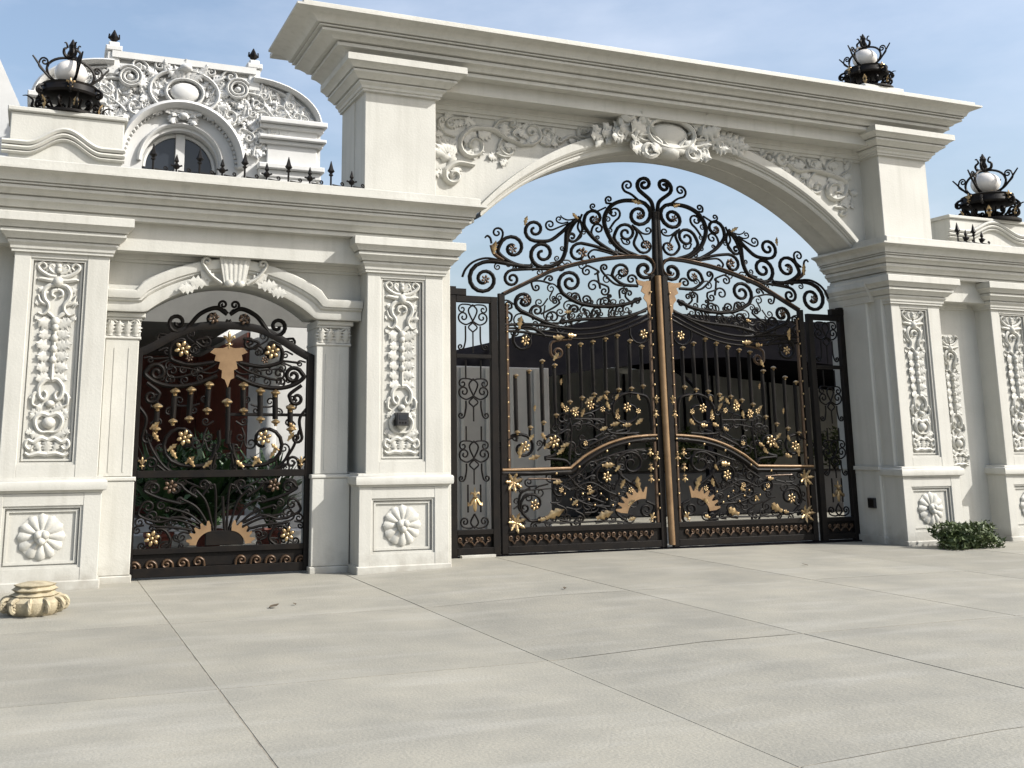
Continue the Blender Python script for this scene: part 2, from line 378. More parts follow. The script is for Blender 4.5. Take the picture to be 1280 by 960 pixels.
# ================================================================== CARVED CANDELABRA PANEL
def relief_panel(parent, xc, z0, z1, y, hw, knock=None):
    """carved hanging relief, symmetric about xc, between z0 (bottom) and z1 (top), half width hw"""
    H = z1-z0
    P = lambda u, t: (xc+u*hw, z1-t*H)
    b = MB(); r = hw*.115
    def st(pts, rr=1, yy=0, bow=.01):
        for s_ in (-1, 1):
            b.ptube(catmull([P(u*s_, t) for u, t in pts], 4), [r*rr*(1-.45*i/((len(pts)-1)*4)) for i in range((len(pts)-1)*4+1)], y-.012+yy, rd=.026*rr, n=6, bow=bow)
    st([(.08, .075), (.42, .07), (.82, .045), (.95, .02), (.74, .004), (.58, .022), (.70, .038)])
    st([(.10, .06), (.30, .05), (.46, .03), (.34, .012), (.22, .026)], .8)
    for k, (u, t) in enumerate(((0, .022), (0, .04))): b.ell((P(u, t)[0], y-.02, P(u, t)[1]), hw*.15, .045, hw*.16)
    st([(0, .095), (.35, .095), (.78, .088), (.93, .092)], 1.25)
    b.ell((xc, y-.02, P(0, .10)[1]), hw*.26, .065, hw*.28, 10, 6)
    st([(.14, .115), (.42, .125), (.60, .155), (.55, .19), (.38, .215), (.36, .245), (.58, .272), (.82, .262)], 1.15)
    st([(.46, .22), (.74, .205), (.86, .17)], .8)
    st([(.0, .14), (.20, .15), (.24, .17), (.08, .18)], .9)
    st([(.45, .255), (.20, .275), (.0, .30)], 1.1)
    b.ell((xc, y-.02, P(0, .305)[1]), hw*.22, .06, hw*.24, 8, 5)
    b.ptube([P(0, .31), P(0, .45), P(0, .60)], r*.9, y-.015, rd=.04)
    for t in (.335, .39, .445, .50): b.ell((P(0, t)[0], y-.035, P(0, t)[1]), hw*.17, .045, hw*.2, 7, 5)
    st([(0, .60), (.26, .60), (.52, .635), (.50, .68), (.30, .70), (.18, .675), (.30, .655)], 1.15)
    st([(.50, .66), (.74, .675), (.78, .72), (.58, .735)], .9)
    st([(.0, .78), (.36, .77), (.60, .80), (.52, .84), (.30, .86), (0, .86)], 1.2)
    st([(0, .90), (.30, .89), (.62, .91), (.86, .90), (.96, .925), (.78, .945), (.62, .93)], 1.1)
    st([(0, .97), (.40, .965), (.75, .975), (.96, .962)], 1.2)
    b.ell((xc, y-.02, P(0, .815)[1]), hw*.32, .07, H*.030, 9, 6)
    b.ell((xc, y-.02, P(0, .72)[1]), hw*.22, .06, H*.018, 8, 5)
    rel = b.build('relief', CARVE, parent, 50)
    def lf(u, t, L, ang, me=LEAF_A, sx=1):
        if knock and knock[0] < t < knock[1] and abs(u) < .6: return
        for s_ in ((-1, 1) if u else (1,)):
            x, z = P(u*s_, t); put(me, 'relief_leaf', rel, placeM(x, y-.012, z, L*hw, ang*s_, sx, .75))
    for a in (0, .6, 1.1): lf(.001 if a == 0 else .06, .055, .62, a, LEAF_B, 1.3)
    for t in (.335, .39, .445, .50, .555):
        lf(.06, t, .74-.10*((t*18) % 2), 1.15+.5*(t-.3), LEAF_A, .95); lf(.04, t+.02, .66, 1.95, LEAF_A, .9)
    lf(.42, .16, .5, 1.1, LEAF_B, 1.3); lf(.56, .20, .42, 1.9, LEAF_A, .9); lf(.6, .27, .38, 2.2); lf(.40, .275, .4, 2.7, LEAF_B, 1.4)
    lf(.10, .29, .55, 2.2, LEAF_B, 1.4)
    lf(.45, .69, .45, 1.6); lf(.2, .74, .5, 2.4, LEAF_A); lf(.1, .76, .55, 1.1, LEAF_A, .9); lf(.55, .74, .4, 2.5, LEAF_B, 1.4)
    lf(.5, .80, .42, .9); lf(.55, .85, .42, 1.9); lf(.15, .875, .6, 1.5, LEAF_A, .9); lf(.3, .955, .5, .4, LEAF_B, 1.5); lf(.65, .955, .45, .5, LEAF_B, 1.5)
    lf(.001, .96, .5, 0, LEAF_A, 1.2)
    return rel
def petal_mesh():
    b = MB(); vs = []
    for u, hw_, h in ((.2, .10, .10), (.55, .26, .22), (.85, .37, .20), (1.02, .30, .05), (1.07, .02, 0)):
        for v in (-1, -.5, 0, .5, 1): vs.append((v*hw_, -h*(1-.75*v*v)-.02*(v == 0), u-.05*v*v))
    b.add(vs, [(i*5+j, i*5+j+1, (i+1)*5+j+1, (i+1)*5+j) for i in range(4) for j in range(4)]); return b.mesh('petal', CARVE, 60)
PETAL = petal_mesh()
def flower(parent, x, y, z, r):
    b = MB(); b.lathe([(0.01, 0), (1, 0), (1, .12), (.9, .2), (.3, .22)], n=20)
    v = [(x+a*r*(1+.06*cos(8*atan2(b_, a))), y-c*r*.45, z+b_*r*(1+.06*cos(8*atan2(b_, a)))) for a, b_, c in b.v]; b.v = v
    fl = b.build('flower_disc', CARVE, parent, 50)
    for k in range(12):
        put(PETAL, 'petal', fl, placeM(x, y-.05*r, z, r, 2*pi*k/12, .68, .62))
    c = MB()
    for k in range(3): c.ell((x+.18*r*cos(k*2.1+.5), y-.26*r, z+.18*r*sin(k*2.1+.5)), .2*r, .16*r, .2*r, 7, 5)
    c.ell((x, y-.2*r, z), .34*r, .14*r, .34*r, 9, 5); c.build('flower_heart', CARVE, fl, 60)

def pier(x0, x1, label, group, box=False, relief=True):
    g = .0
    t = thing('gate_pier', label, 'pier', ((x0+x1)/2, .5, 0), group)
    # pedestal
    px0, px1 = x0-.09, x1+.06
    b = MB(); fz0, fz1, fx0, fx1 = .24, .94, px0+.17, px1-.2
    b.bbox(px0, fx0, 0, 1.0, .0, 1.08, .006).bbox(fx1, px1, 0, 1.0, .0, 1.08, .006).box(fx0, fx1, .004, .9, fz1, 1.075).box(fx0, fx1, .004, .9, -.1, fz0)
    b.box(fx0-.001, fx1+.001, .07, .9, fz0-.01, fz1+.01)
    b.build('pedestal', STONE, t)
    m = MB()
    for (d, y0) in ((0, .02), (.045, .045)):
        m.box(fx0+d, fx0+d+.028, y0, .075, fz0+d, fz1-d).box(fx1-d-.028, fx1-d, y0, .075, fz0+d, fz1-d)
        m.box(fx0+d+.028, fx1-d-.028, y0+.002, .075, fz1-d-.028, fz1-d).box(fx0+d+.028, fx1-d-.028, y0+.002, .075, fz0+d, fz0+d+.028)
    m.build('panel_moulding', STONE, t)
    flower(t, (fx0+fx1)/2, .068, (fz0+fz1)/2, .25)
    b = MB(); b.sweep(BASEP, [(px0, 1.0), (px0, 0), (px1, 0), (px1, 1.0)], None, 1.08); b.build('pedestal_cap', STONE, t)
    b = MB(); b.bbox(px0-.03, px1+.03, -.03, .99, -.1, .10, .012); b.build('plinth', STONE, t)
    # shaft with recessed panel
    z0, z1 = 1.25, 3.94; qx0, qx1, qz0, qz1 = x0+.19, x1-.26, 1.40, 3.84
    b = MB(); b.bbox(x0, qx0, .03, 1.0, z0, z1, .008).bbox(qx1, x1, .03, 1.0, z0, z1, .008).box(qx0, qx1, .033, .9, qz1, z1).box(qx0, qx1, .033, .9, z0, qz0)
    b.box(qx0-.002, qx1+.002, .105, .9, qz0-.01, qz1+.01); b.build('shaft', STONE, t)
    m = MB()
    for (d, y0, wd) in ((0, .05, .03), (.045, .08, .022)):
        m.box(qx0+d, qx0+d+wd, y0, .11, qz0+d, qz1-d).box(qx1-d-wd, qx1-d, y0, .11, qz0+d, qz1-d)
        m.box(qx0+d+wd, qx1-d-wd, y0+.002, .11, qz1-d-wd, qz1-d).box(qx0+d+wd, qx1-d-wd, y0+.002, .11, qz0+d, qz0+d+wd)
    m.build('panel_moulding', STONE, t)
    relief_panel(t, (qx0+qx1)/2, qz0+.05, qz1-.04, .105, (qx1-qx0)/2-.07, (.74, .84) if box else None)
    b = MB(); capblock(b, x0, x1, .03, 1.0, 3.90); b.build('capital', STONE, t)
    return t
PG = 'stone gate piers with carved panels'
pier(-.37, .72, 'cream stone pier with carved panel left of the small pedestrian gate', PG)
pier(4.03, 5.12, 'cream stone pier with carved panel and black box between small gate and big gate', PG, box=True)
pier(13.09, 14.15, 'cream stone pier with carved panel right of the big double gate', PG)
pier(15.32, 16.4, 'cream stone pier cut off by the right edge of the view beyond the hanging carving', PG)

# intercom and wall box
b = MB(); x, z = trace(502, 524, .03); b.bbox(x-.085, x+.085, -.03, .10, z-.085, z+.085, .012); ib = b.build('intercom_box', BLACKP)
tag(ib, 'small black intercom box set in the carved panel of the middle pier', 'intercom')
l = MB(); l.bbox(x-.055, x+.055, -.036, -.028, z-.01, z+.055, .003); l.build('lens_plate', GLASS, ib)
for k in range(3): 
    l = MB(); l.ell((x-.04+.04*k, -.034, z-.045), .012, .008, .012, 8, 4); l.build('button', IRON, ib)
b = MB(); b.add([], []); yy = .62
b.box(12.90, 12.985, yy-.07, yy+.07, .58, .74); o = b.build('wall_socket', BLACKP); tag(o, 'small black box low on the shaded stone jamb right of the big gate', 'wall box')
c = MB(); c.box(12.888, 12.90, yy-.055, yy+.055, .60, .72); c.build('cover', IRON, o)

# ================================================================== LEFT WALL WITH THE SMALL ARCH
tw = thing('pedestrian_gateway', 'cream stone arched wall over the small pedestrian gate with long dark moulded cornice', 'wall', (2.3, .6, 0))
AX, AZ, AR = 2.295, 2.0, 1.677; SPX = 1.075; SPZ = 3.29
def arc_x(xc, zc, R, x0, x1, n):
    return [(x0+(x1-x0)*i/n, zc+math.sqrt(max(0, R*R-(x0+(x1-x0)*i/n-xc)**2))) for i in range(n+1)]
def arch_wall(mb, arc, top, y0, y1):
    """wall between a curve and a level line, solid, with soffit"""
    n = len(arc)
    vs = [(x, y, z) for y in (y0, y1) for x, z in arc]+[(x, y, top) for y in (y0, y1) for x, z in arc]
    fs = []
    for i in range(n-1):
        fs += [(i, i+1, 2*n+i+1, 2*n+i), (n+i+1, n+i, 3*n+i, 3*n+i+1), (i+1, i, n+i, n+i+1), (2*n+i, 2*n+i+1, 3*n+i+1, 3*n+i)]
    fs += [(0, 2*n, 3*n, n), (n-1, 2*n-1, 4*n-1, 3*n-1)]
    mb.add(vs, fs); return mb
ins = arc_x(AX, AZ, AR, AX-SPX, AX+SPX, 28)
b = MB(); arch_wall(b, ins, 4.40, .36, .9); b.box(.5, AX-SPX, .36, .9, SPZ, 4.40).box(AX+SPX, 4.2, .36, .9, SPZ, 4.40); b.build('wall', STONE, tw)
# archivolt: level imposts that rise into the arch
def ring(mb, inner, outer, ys_):
    """moulded band between two curves of equal length; ys_ = [(fraction, y)]"""
    n = len(inner); k = len(ys_)
    vs = []
    for (f, y) in ys_:
        for (a, c) in zip(inner, outer): vs.append((a[0]+(c[0]-a[0])*f, y, a[1]+(c[1]-a[1])*f))
    fs = [(j*n+i, j*n+i+1, (j+1)*n+i+1, (j+1)*n+i) for j in range(k-1) for i in range(n-1)]
    mb.add(vs, fs); return mb
inn = [(.73, SPZ-.01)]+ins[0:1]+ins[1:-1]+ins[-1:]+[(4.02, SPZ-.01)]
inn = [(.73, 3.265), (1.0, 3.265), (1.17, 3.268)]+[(x, z-.004) for x, z in ins]+[(3.42, 3.268), (3.6, 3.265), (4.02, 3.265)]
out = [(.73, 3.53), (.95, 3.53), (1.02, 3.53)]
no = len(ins)
for i in range(no):
    t = i/(no-1); a = pi*t; x = 1.06+2.47*t
    zz = 3.53+.47*math.sqrt(max(0, 1-(2*t-1)**2))**1.0*(.62+.38*sin(a))
    out.append((x, zz))
out += [(3.57, 3.53), (3.64, 3.53), (4.02, 3.53)]
b = MB(); ring(b, inn, out, [(0, .42), (0, .26), (.08, .25), (.45, .25), (.46, .235), (.52, .215), (.60, .215), (.61, .19), (.85, .17), (.95, .17), (1, .19), (1, .38)])
b.build('archivolt', STONE, tw, 30)
# keystone with side leaves
kx, kz0, kz1 = AX-.02, 3.64, 4.00
b = MB(); pr = [(kx-.13, kz0), (kx+.13, kz0), (kx+.20, kz1), (kx-.20, kz1)]
b.prism(pr, .13, .3); ky = b.build('keystone', CARVE, tw, 30)
b = MB()
for k in range(5):
    u = (k-2)/2; b.ptube([(kx+u*.10, kz0+.04), (kx+u*.135, kz1-.03)], [.015, .026], .132, rd=.012, n=6)
for s_ in (-1, 1):
    b.ptube(scroll([(kx+s_*.16, kz0+.02), (kx+s_*.30, kz0+.12), (kx+s_*.40, kz0+.25)], (kx+s_*.36, kz0+.30, .07, 1.1, s_)), .024, .17, rd=.04)
    b.ell((kx+s_*.07, .12, kz0+.02), .06, .05, .05)
b.build('keystone_scroll', CARVE, ky, 50)
for s_ in (-1, 1):
    for (dx, dz, L, a) in ((.22, .06, .34, 1.1), (.32, .02, .36, 1.5), (.46, -.03, .34, 1.75)):
        put(LEAF_A, 'relief_leaf', ky, placeM(kx+s_*dx, .195, kz0+dz, L*.66, a*s_, .7, .28))
b = MB()
b.sweep([(-.05, 0), (.03, 0), (.03, .035), (.055, .04), (.06, .10), (.075, .105), (.075, .125), (-.05, .13)], [(.6, .36), (4.15, .36)], None, 3.90); b.build('string_course', STONE, tw)
b = MB(); b.box(.55, 4.2, .30, .9, 4.03, 4.40); b.build('frieze', STONE, tw)
b = MB(); cornice(b, [(-4.2, .02), (5.13, .02), (5.13, 1.25)], 4.35); b.build('cornice', STONE, tw)
b = MB(); b.bbox(-4.2, 5.52, -.39, 1.2, 4.838, 4.945, .01); b.build('coping', STONE, tw)
b = MB(); b.box(-4.2, 5.13, .06, 1.1, 4.0, 4.36); b.build('wall_core', STONE, tw)
b = MB(); b.box(-4.2, -.3, .36, .9, -.1, 4.02); b.build('side_wall', STONE, tw)
def pilaster(x0, x1, cx1, name='pilaster'):
    b = MB(); y = .40
    b.bbox(x0, x1, y, .9, 1.24, 2.94, .012); wd = x1-x0
    p = b.build(name, STONE, tw)
    f = MB()
    for u in (.3, .72): f.box(x0+wd*u-.009, x0+wd*u+.009, y-.007, y+.01, 1.3, 2.82)
    f.build('flute', STONE, p)
    c = MB(); c.bbox(x0-.01, x1+.02, y-.02, .9, 2.93, 2.965, .01).bbox(x0, x1+.01, y-.008, .9, 2.965, 3.17, .006)
    c.bbox(x0-.01, cx1-.02, y-.05, .9, 3.165, 3.20, .01).bbox(x0-.01, cx1+.015, y-.075, .9, 3.20, 3.262, .012); cp = c.build('capital', CARVE, p)
    for k in range(4):
        u = (k+.5)/4
        put(LEAF_A, 'capital_leaf', cp, placeM(x0+wd*u, y-.015, 2.97, .17, 0, .9, 1.4))
    s_ = MB()
    for sg, cx in ((-1, x0+.06), (1, x1-.05)):
        s_.ptube(scroll([(x0+wd*.5, 3.09), (cx-sg*.04, 3.155)], (cx, 3.13, .045, 1.4, -sg), k=4), .014, y-.035, rd=.022)
    s_.build('capital_volute', CARVE, cp)
    q = MB(); q.bbox(x0-.03, x1+.025, y-.03, .9, .08, 1.19, .01).bbox(x0-.05, x1+.045, y-.05, .9, -.1, .08, .012).bbox(x0-.045, x1+.04, y-.045, .9, 1.19, 1.24, .012); q.build('pilaster_base', STONE, p)
pilaster(.74, 1.15, 1.19); pilaster(3.44, 3.90, 3.92)

# ================================================================== MAIN ARCH
ta = thing('main_gateway', 'tall cream stone arch with carved spandrels and heavy moulded cornice over the big gate', 'arch', (9.25, .7, 4.8))
EX, EZ, ER = 9.27, 1.77, 4.75; IZ, IR = 1.18, 5.03
AXL, AXR = 5.62, 12.92
def ecurve(n=56):
    L = []
    for i in range(n+1):
        x = 5.78+(12.76-5.78)*i/n; L.append((x, EZ+math.sqrt(ER*ER-(x-EX)**2)))
    return L
def icurve(n=56):
    L = []
    for i in range(n+1):
        x = 5.86+(12.68-5.86)*i/n; L.append((x, IZ+math.sqrt(IR*IR-(x-EX)**2)))
    return L
ec, ic = ecurve(), icurve()
b = MB(); arch_wall(b, ec, 6.90, .45, 1.15); b.box(4.9, 5.78, .45, 1.15, 4.8, 6.90).box(12.76, 13.2, .45, 1.15, 4.8, 6.90); b.build('spandrel_wall', STONE, ta)
b = MB(); ring(b, ic, ec, [(0, 1.15), (0, .74), (-.03, .73), (-.03, .69), (0, .68), (0, .38), (.12, .36), (.3, .36), (.31, .33), (.42, .325), (.43, .30), (.55, .275), (.8, .27), (1.0, .27), (1.0, .46)])
b.build('archivolt', STONE, ta, 30)
for (x0, x1) in ((3.97, 5.02), (13.09, 14.15)):
    b = MB(); b.bbox(x0, x1, 0.03, 1.15, 4.9, 6.5, .01); b.build('upper_pier', STONE, ta)
    b = MB(); b.bbox(x0-.015, x1+.015, 0.5, 1.12, 4.9, 6.46, .01)
    b.build('pier_backing', STONE, ta)
    b = MB(); capblock(b, x0, x1, .03, 1.15, 6.44, h=.42, p=.35); b.build('pier_capital', STONE, ta)
b = MB(); b.sweep([(-.05, 0), (.03, 0), (.03, .045), (.06, .05), (.065, .11), (.085, .115), (.085, .14), (-.05, .145)], [(4.95, .45), (13.15, .45)], None, 6.40); b.build('string_course', STONE, ta)
b = MB(); b.box(4.9, 13.2, .36, 1.15, 6.54, 6.86); b.build('frieze', STONE, ta)
b = MB(); cornice(b, [(3.95, 1.18), (3.95, .0), (14.17, .0), (14.17, 1.18), (3.95, 1.18)], 6.80, h=.52, p=.64, sc=[1.75, 1, 1.05, .6]); b.build('cornice', STONE, ta)
b = MB(); b.bbox(2.92, 14.75, -.585, 1.5, 7.318, 7.385, .01); b.build('coping', STONE, ta)
b = MB(); b.box(3.98, 14.14, .05, 1.14, 6.6, 7.3); b.build('entablature_core', STONE, ta)
# jambs of the big opening
b = MB(); b.bbox(5.05, 5.40, .45, 1.1, -.1, 4.36, .012); b.build('jamb', STONE, ta)
b = MB(); b.bbox(12.95, 13.2, .42, 1.3, -.1, 4.36, .02); jb = b.build('jamb', STONE, ta)
b = MB(); b.bbox(13.02, 13.2, .16, .6, -.1, 4.36, .02); b.build('jamb_pilaster', STONE, jb)
b = MB(); b.bbox(12.91, 13.2, .40, 1.3, 1.19, 1.25, .012); b.build('jamb_band', STONE, jb)
b = MB(); b.bbox(12.92, 13.2, .40, 1.3, -.1, .14, .012); b.build('jamb_base', STONE, jb)
b = MB(); b.sweep([(a*.5, h*.8) for a, h in CAPP], [(12.95, 1.25), (12.95, .30)], None, 3.95); b.build('impost', STONE, ta)

# spandrel carving
def vine(parent, mb, y, pts, end, r, leaves=0, L=.22, start=None, me=LEAF_A, side=0, rd=None):
    path = [trace(px, py, y) for px, py in scroll(pts, end, start)]
    n = len(path); mb.ptube(path, [r*(1-.5*abs(2*i/(n-1)-.8)) for i in range(n)], y-.01, rd=rd or r*1.5, n=6)
    for k in range(leaves):
        i = int((k+.6)/leaves*(n-2)); a, c = path[i], path[min(i+2, n-1)]
        ang = atan2(c[0]-a[0], c[1]-a[1]); sd_ = (1 if k % 2 else -1) if not side else side
        parent.append((a[0], a[1], L*random.uniform(.8, 1.15), ang+sd_*random.uniform(.55, .95), me))
def leaves_out(rel, Ls, y, sx=.9, name='relief_leaf'):
    for x, z, L, a, me in Ls[:295]: put(me, name, rel, placeM(x, y, z, L, a, sx, .8))
Z3, Z5, Z4 = zm(540, 120, 6.4), zm(930, 150, 6.4), zm(740, 120, 5.818)
b = MB(); Ls = []; Y = .45
e = lambda f, x, y, r, t, s_: (f(x, y)[0][0], f(x, y)[0][1], r/6.4, t, s_)
vine(Ls, b, Y, Z3(720, 400, 600, 350, 480, 275, 340, 262), e(Z3, 325, 400, 125, 1.35, -1), .05, 9, .26)
vine(Ls, b, Y, Z3(700, 395, 800, 390, 860, 340), e(Z3, 790, 290, 60, 1.1, -1), .035, 5, .2)
vine(Ls, b, Y, Z3(330, 560, 200, 540, 110, 590), e(Z3, 165, 645, 75, 1.2, -1), .05, 4, .2)
vine(Ls, b, Y, Z3(1240, 400, 1120, 330, 1040, 360), e(Z3, 1010, 350, 45, 1.1, 1), .035, 4, .17)
vine(Ls, b, Y, Z3(1290, 350, 1180, 330), e(Z3, 1215, 280, 55, 1.2, 1), .035, 4, .17)
vine(Ls, b, Y, Z3(620, 490, 560, 490, 500, 460), None, .03, 3, .15)
vine(Ls, b, Y, Z3(470, 290, 520, 210, 600, 190), e(Z3, 640, 225, 42, 1.2, 1), .026, 4, .16)
vine(Ls, b, Y, Z3(330, 265, 260, 190, 180, 180), e(Z3, 150, 225, 42, 1.2, -1), .026, 4, .16)
vine(Ls, b, Y, Z3(560, 330, 530, 400, 560, 450), e(Z3, 610, 440, 40, 1.2, -1), .026, 4, .15)
vine(Ls, b, Y, Z3(860, 380, 930, 400, 960, 330), e(Z3, 905, 300, 36, 1.1, -1), .026, 4, .15)
vine(Ls, b, Y, Z3(700, 360, 640, 300, 690, 240), None, .022, 3, .15)
vine(Ls, b, Y, Z3(180, 330, 100, 300, 60, 250), e(Z3, 80, 200, 32, 1.1, 1), .024, 3, .14)
for k in range(6):
    x, z = trace(*Z3(190+14*k, 520)[0], Y); Ls.append((x-.05*k, z-.02*k, .42-.02*k, -1.25+.30*k, LEAF_B))
for (px, py) in ((790, 290), (330, 420)):
    x, z = trace(*Z3(px, py)[0], Y)
    for k in range(6): Ls.append((x, z, .17, k*1.05, LEAF_A))
rel = b.build('spandrel_carving', CARVE, ta, 50); leaves_out(rel, Ls, Y-.01)
b = MB(); Ls = []
vine(Ls, b, Y, Z5(330, 360, 420, 410, 540, 405, 690, 445, 800, 500), e(Z5, 715, 565, 95, 1.3, 1), .05, 10, .26)
vine(Ls, b, Y, Z5(560, 410, 500, 500), e(Z5, 570, 540, 60, 1.0, -1), .035, 4, .2)
vine(Ls, b, Y, Z5(430, 405, 340, 360), e(Z5, 290, 310, 60, 1.1, 1), .035, 5, .2)
vine(Ls, b, Y, Z5(640, 400, 660, 350, 720, 310), None, .03, 3, .2)
vine(Ls, b, Y, Z5(720, 700, 750, 700), e(Z5, 780, 745, 35, 1.0, 1), .03, 2, .14)
vine(Ls, b, Y, Z5(500, 400, 470, 330, 400, 290), e(Z5, 380, 340, 36, 1.1, -1), .024, 4, .15)
vine(Ls, b, Y, Z5(760, 450, 830, 400, 850, 340), e(Z5, 810, 330, 36, 1.1, -1), .024, 4, .15)
vine(Ls, b, Y, Z5(640, 380, 600, 340, 560, 330), e(Z5, 545, 365, 28, 1.1, -1), .022, 3, .13)
vine(Ls, b, Y, Z5(830, 560, 860, 620, 840, 680), None, .022, 3, .14)
vine(Ls, b, Y, Z5(400, 420, 380, 470, 420, 510), e(Z5, 450, 480, 30, 1.1, -1), .022, 3, .13)
vine(Ls, b, Y, Z5(-160, 230, -80, 270, 30, 260, 120, 300), e(Z5, 190, 300, 45, 1.1, 1), .035, 5, .18)
for (px, py) in ((290, 310), (720, 580)):
    x, z = trace(*Z5(px, py)[0], Y)
    for k in range(6): Ls.append((x, z, .17, k*1.05, LEAF_A))
rel = b.build('spandrel_carving', CARVE, ta, 50); leaves_out(rel, Ls, Y-.01)
# husk garlands lying on the crown of the arch
for sgn, (u0, u1) in ((1, (-.30, -.06)), (1, (.07, .22))):
    b = MB(); n = 7; hp = []
    for k in range(n):
        x = EX+(u0+(u1-u0)*k/(n-1))*ER*.98; hp.append((x, EZ+math.sqrt(ER*ER-(x-EX)**2)-.02))
    b.ptube(hp, .035, .25, rd=.04); g = b.build('husk_garland', CARVE, ta)
    for k, (x, z) in enumerate(hp):
        a = (-1 if u0 < 0 else 1)*(pi/2)+(x-EX)*.1
        for da in (-.75, .75): put(LEAF_B, 'relief_leaf', g, placeM(x, .235, z-.01, .24, a+da, 1.1, .9))
        put(LEAF_A, 'relief_leaf', g, placeM(x, .215, z-.01, .25, a, .75, .9))
# cartouche over the crown
cx, cz = trace(833, 170, .25); b = MB()
b.prism([(cx-.20, 6.02), (cx+.20, 6.02), (cx+.52, 6.4), (cx+.4, 6.72), (cx-.4, 6.72), (cx-.52, 6.4)], .24, .5); ca = b.build('cartouche', CARVE, ta)
b = MB(); b.ell((cx, .19, cz), .36, .08, .19, 16, 8); b.build('cartouche_boss', STONE, ca, 60)
b = MB()
T4 = lambda *p: [trace(px, py, .2) for px, py in p]
for s_ in (-1, 1):
    for pts_, en_, rr_ in (([(.34, .02), (.52, .20), (.74, .22)], (.80, .10, .10, 1.2, 1), .05), ([(.30, -.12), (.50, -.16), (.72, -.06)], (.92, -.10, .07, 1.2, 1), .045), ([(.18, .26), (.30, .40), (.50, .42)], (.56, .33, .07, 1.2, 1), .045),
                         ([(.30, -.22), (.46, -.34), (.60, -.30)], (.62, -.22, .06, 1.1, -1), .04), ([(.02, .30), (.10, .42), (.05, .50)], (.0, .46, .04, .9, -1), .035)):
        en2 = (cx+s_*en_[0], -(cz+en_[1]), en_[2], en_[3], en_[4]*s_)
        P = [(x_, -z_) for x_, z_ in scroll([(cx+s_*x_, -(cz+z_)) for x_, z_ in pts_], en2)]; n_ = len(P)
        b.ptube(P, [rr_*(.3+.85*sin(pi*(.06+.8*i/(n_-1)))) for i in range(n_)], .17, rd=rr_*1.4)
    for (dx, dz, L, a) in ((.55, .12, .30, 1.2), (.62, .0, .30, 1.6), (.70, .18, .26, .8), (.45, -.22, .28, 2.0), (.38, .36, .26, .5), (.2, .38, .26, .2), (.80, -.12, .26, 1.7), (.50, .30, .24, .3), (.08, .24, .34, .15), (.26, .22, .32, .55), (.42, .10, .30, 1.0), (.44, -.08, .28, 1.7), (.34, -.2, .26, 2.3)):
        put(LEAF_A, 'relief_leaf', ca, placeM(cx+s_*dx, .16, cz+dz, L, a*s_, .85, 1.0))
fr = [(cx+.43*cos(a), cz+.0+.245*sin(a)) for a in [2*pi*k/28 for k in range(29)]]
b.ptube(fr, .042, .13, rd=.06)
def s4(pts, end, r, st=None):
    pz = Z4(*pts); en = (Z4(end[0], end[1])[0][0], Z4(end[0], end[1])[0][1], end[2]/5.818, end[3], end[4]) if end else None
    P = [trace(px, py, .2) for px, py in scroll(pz, en)]; n = len(P)
    b.ptube(P, [r*(.3+.85*sin(pi*(.06+.8*i/(n-1)))) for i in range(n)], .14, rd=r*1.3)
s4((440, 300, 360, 180, 330, 120), (250, 145, 55, 1.2, -1), .07)
s4((430, 190, 470, 150, 540, 145), (560, 165, 40, 1.0, 1), .05)
s4((760, 300, 780, 230, 850, 200), (880, 220, 45, 1.1, 1), .06)
s4((700, 230, 700, 170), (655, 165, 45, 1.2, -1), .05)
s4((320, 295, 420, 300, 480, 360), (400, 395, 62, 1.3, 1), .042)
s4((800, 330, 720, 330), (725, 430, 58, 1.3, -1), .042)
s4((500, 340, 540, 390, 560, 430), None, .04); s4((650, 330, 610, 390, 590, 430), None, .04)
b.build('cartouche_scroll', CARVE, ca, 50)
for (px, py, L, a) in ((560, 120, .34, 0), (520, 130, .30, -.5), (610, 125, .3, .5), (480, 180, .3, -.9), (680, 180, .3, .9), (400, 270, .34, -1.3), (770, 280, .34, 1.3),
                       (500, 330, .26, 3.9), (660, 320, .26, 2.4), (430, 240, .3, -.8), (730, 230, .3, .8),
                       (330, 150, .26, -.6), (840, 180, .26, .7)):
    x, z = trace(*Z4(px, py)[0], .15); put(LEAF_A, 'relief_leaf', ca, placeM(x, .12, z, L, a, .95, 1.1))
b = MB(); b.ell((cx, .28, 6.12), .24, .22, .13, 12, 6)
b.ell((cx, .17, 6.16), .34, .10, .10, 12, 6)
b.build('cartouche_drop', CARVE, ca, 60)

# ================================================================== RIGHT WALL
tr = thing('boundary_wall', 'cream stone wall with moulded cornice and hanging carving right of the big arch', 'wall', (17, .6, 0))
b = MB(); b.box(14.1, 24, .36, .9, -.1, 4.40); b.build('wall', STONE, tr)
b = MB(); cornice(b, [(13.06, 1.25), (13.06, .02), (24, .02)], 4.35); b.build('cornice', STONE, tr)
b = MB(); b.bbox(12.7, 24, -.39, 1.2, 4.838, 4.945, .01); b.build('coping', STONE, tr)
b = MB(); b.box(13.08, 24, .06, 1.1, 4.0, 4.36); b.build('wall_core', STONE, tr)
b = MB(); b.sweep([(-.05, 0), (.03, 0), (.03, .035), (.055, .04), (.06, .10), (.075, .105), (.075, .125), (-.05, .13)], [(14.1, .36), (15.1, .36)], None, 3.90); b.build('string_course', STONE, tr)
ga = thing('hanging_carving', 'long hanging stone carving of fruit and leaves on the wall right of the right pier', 'carving', (14.6, .35, 1.2))
relief_panel(ga, 14.63, 1.2, 3.45, .36, .20)

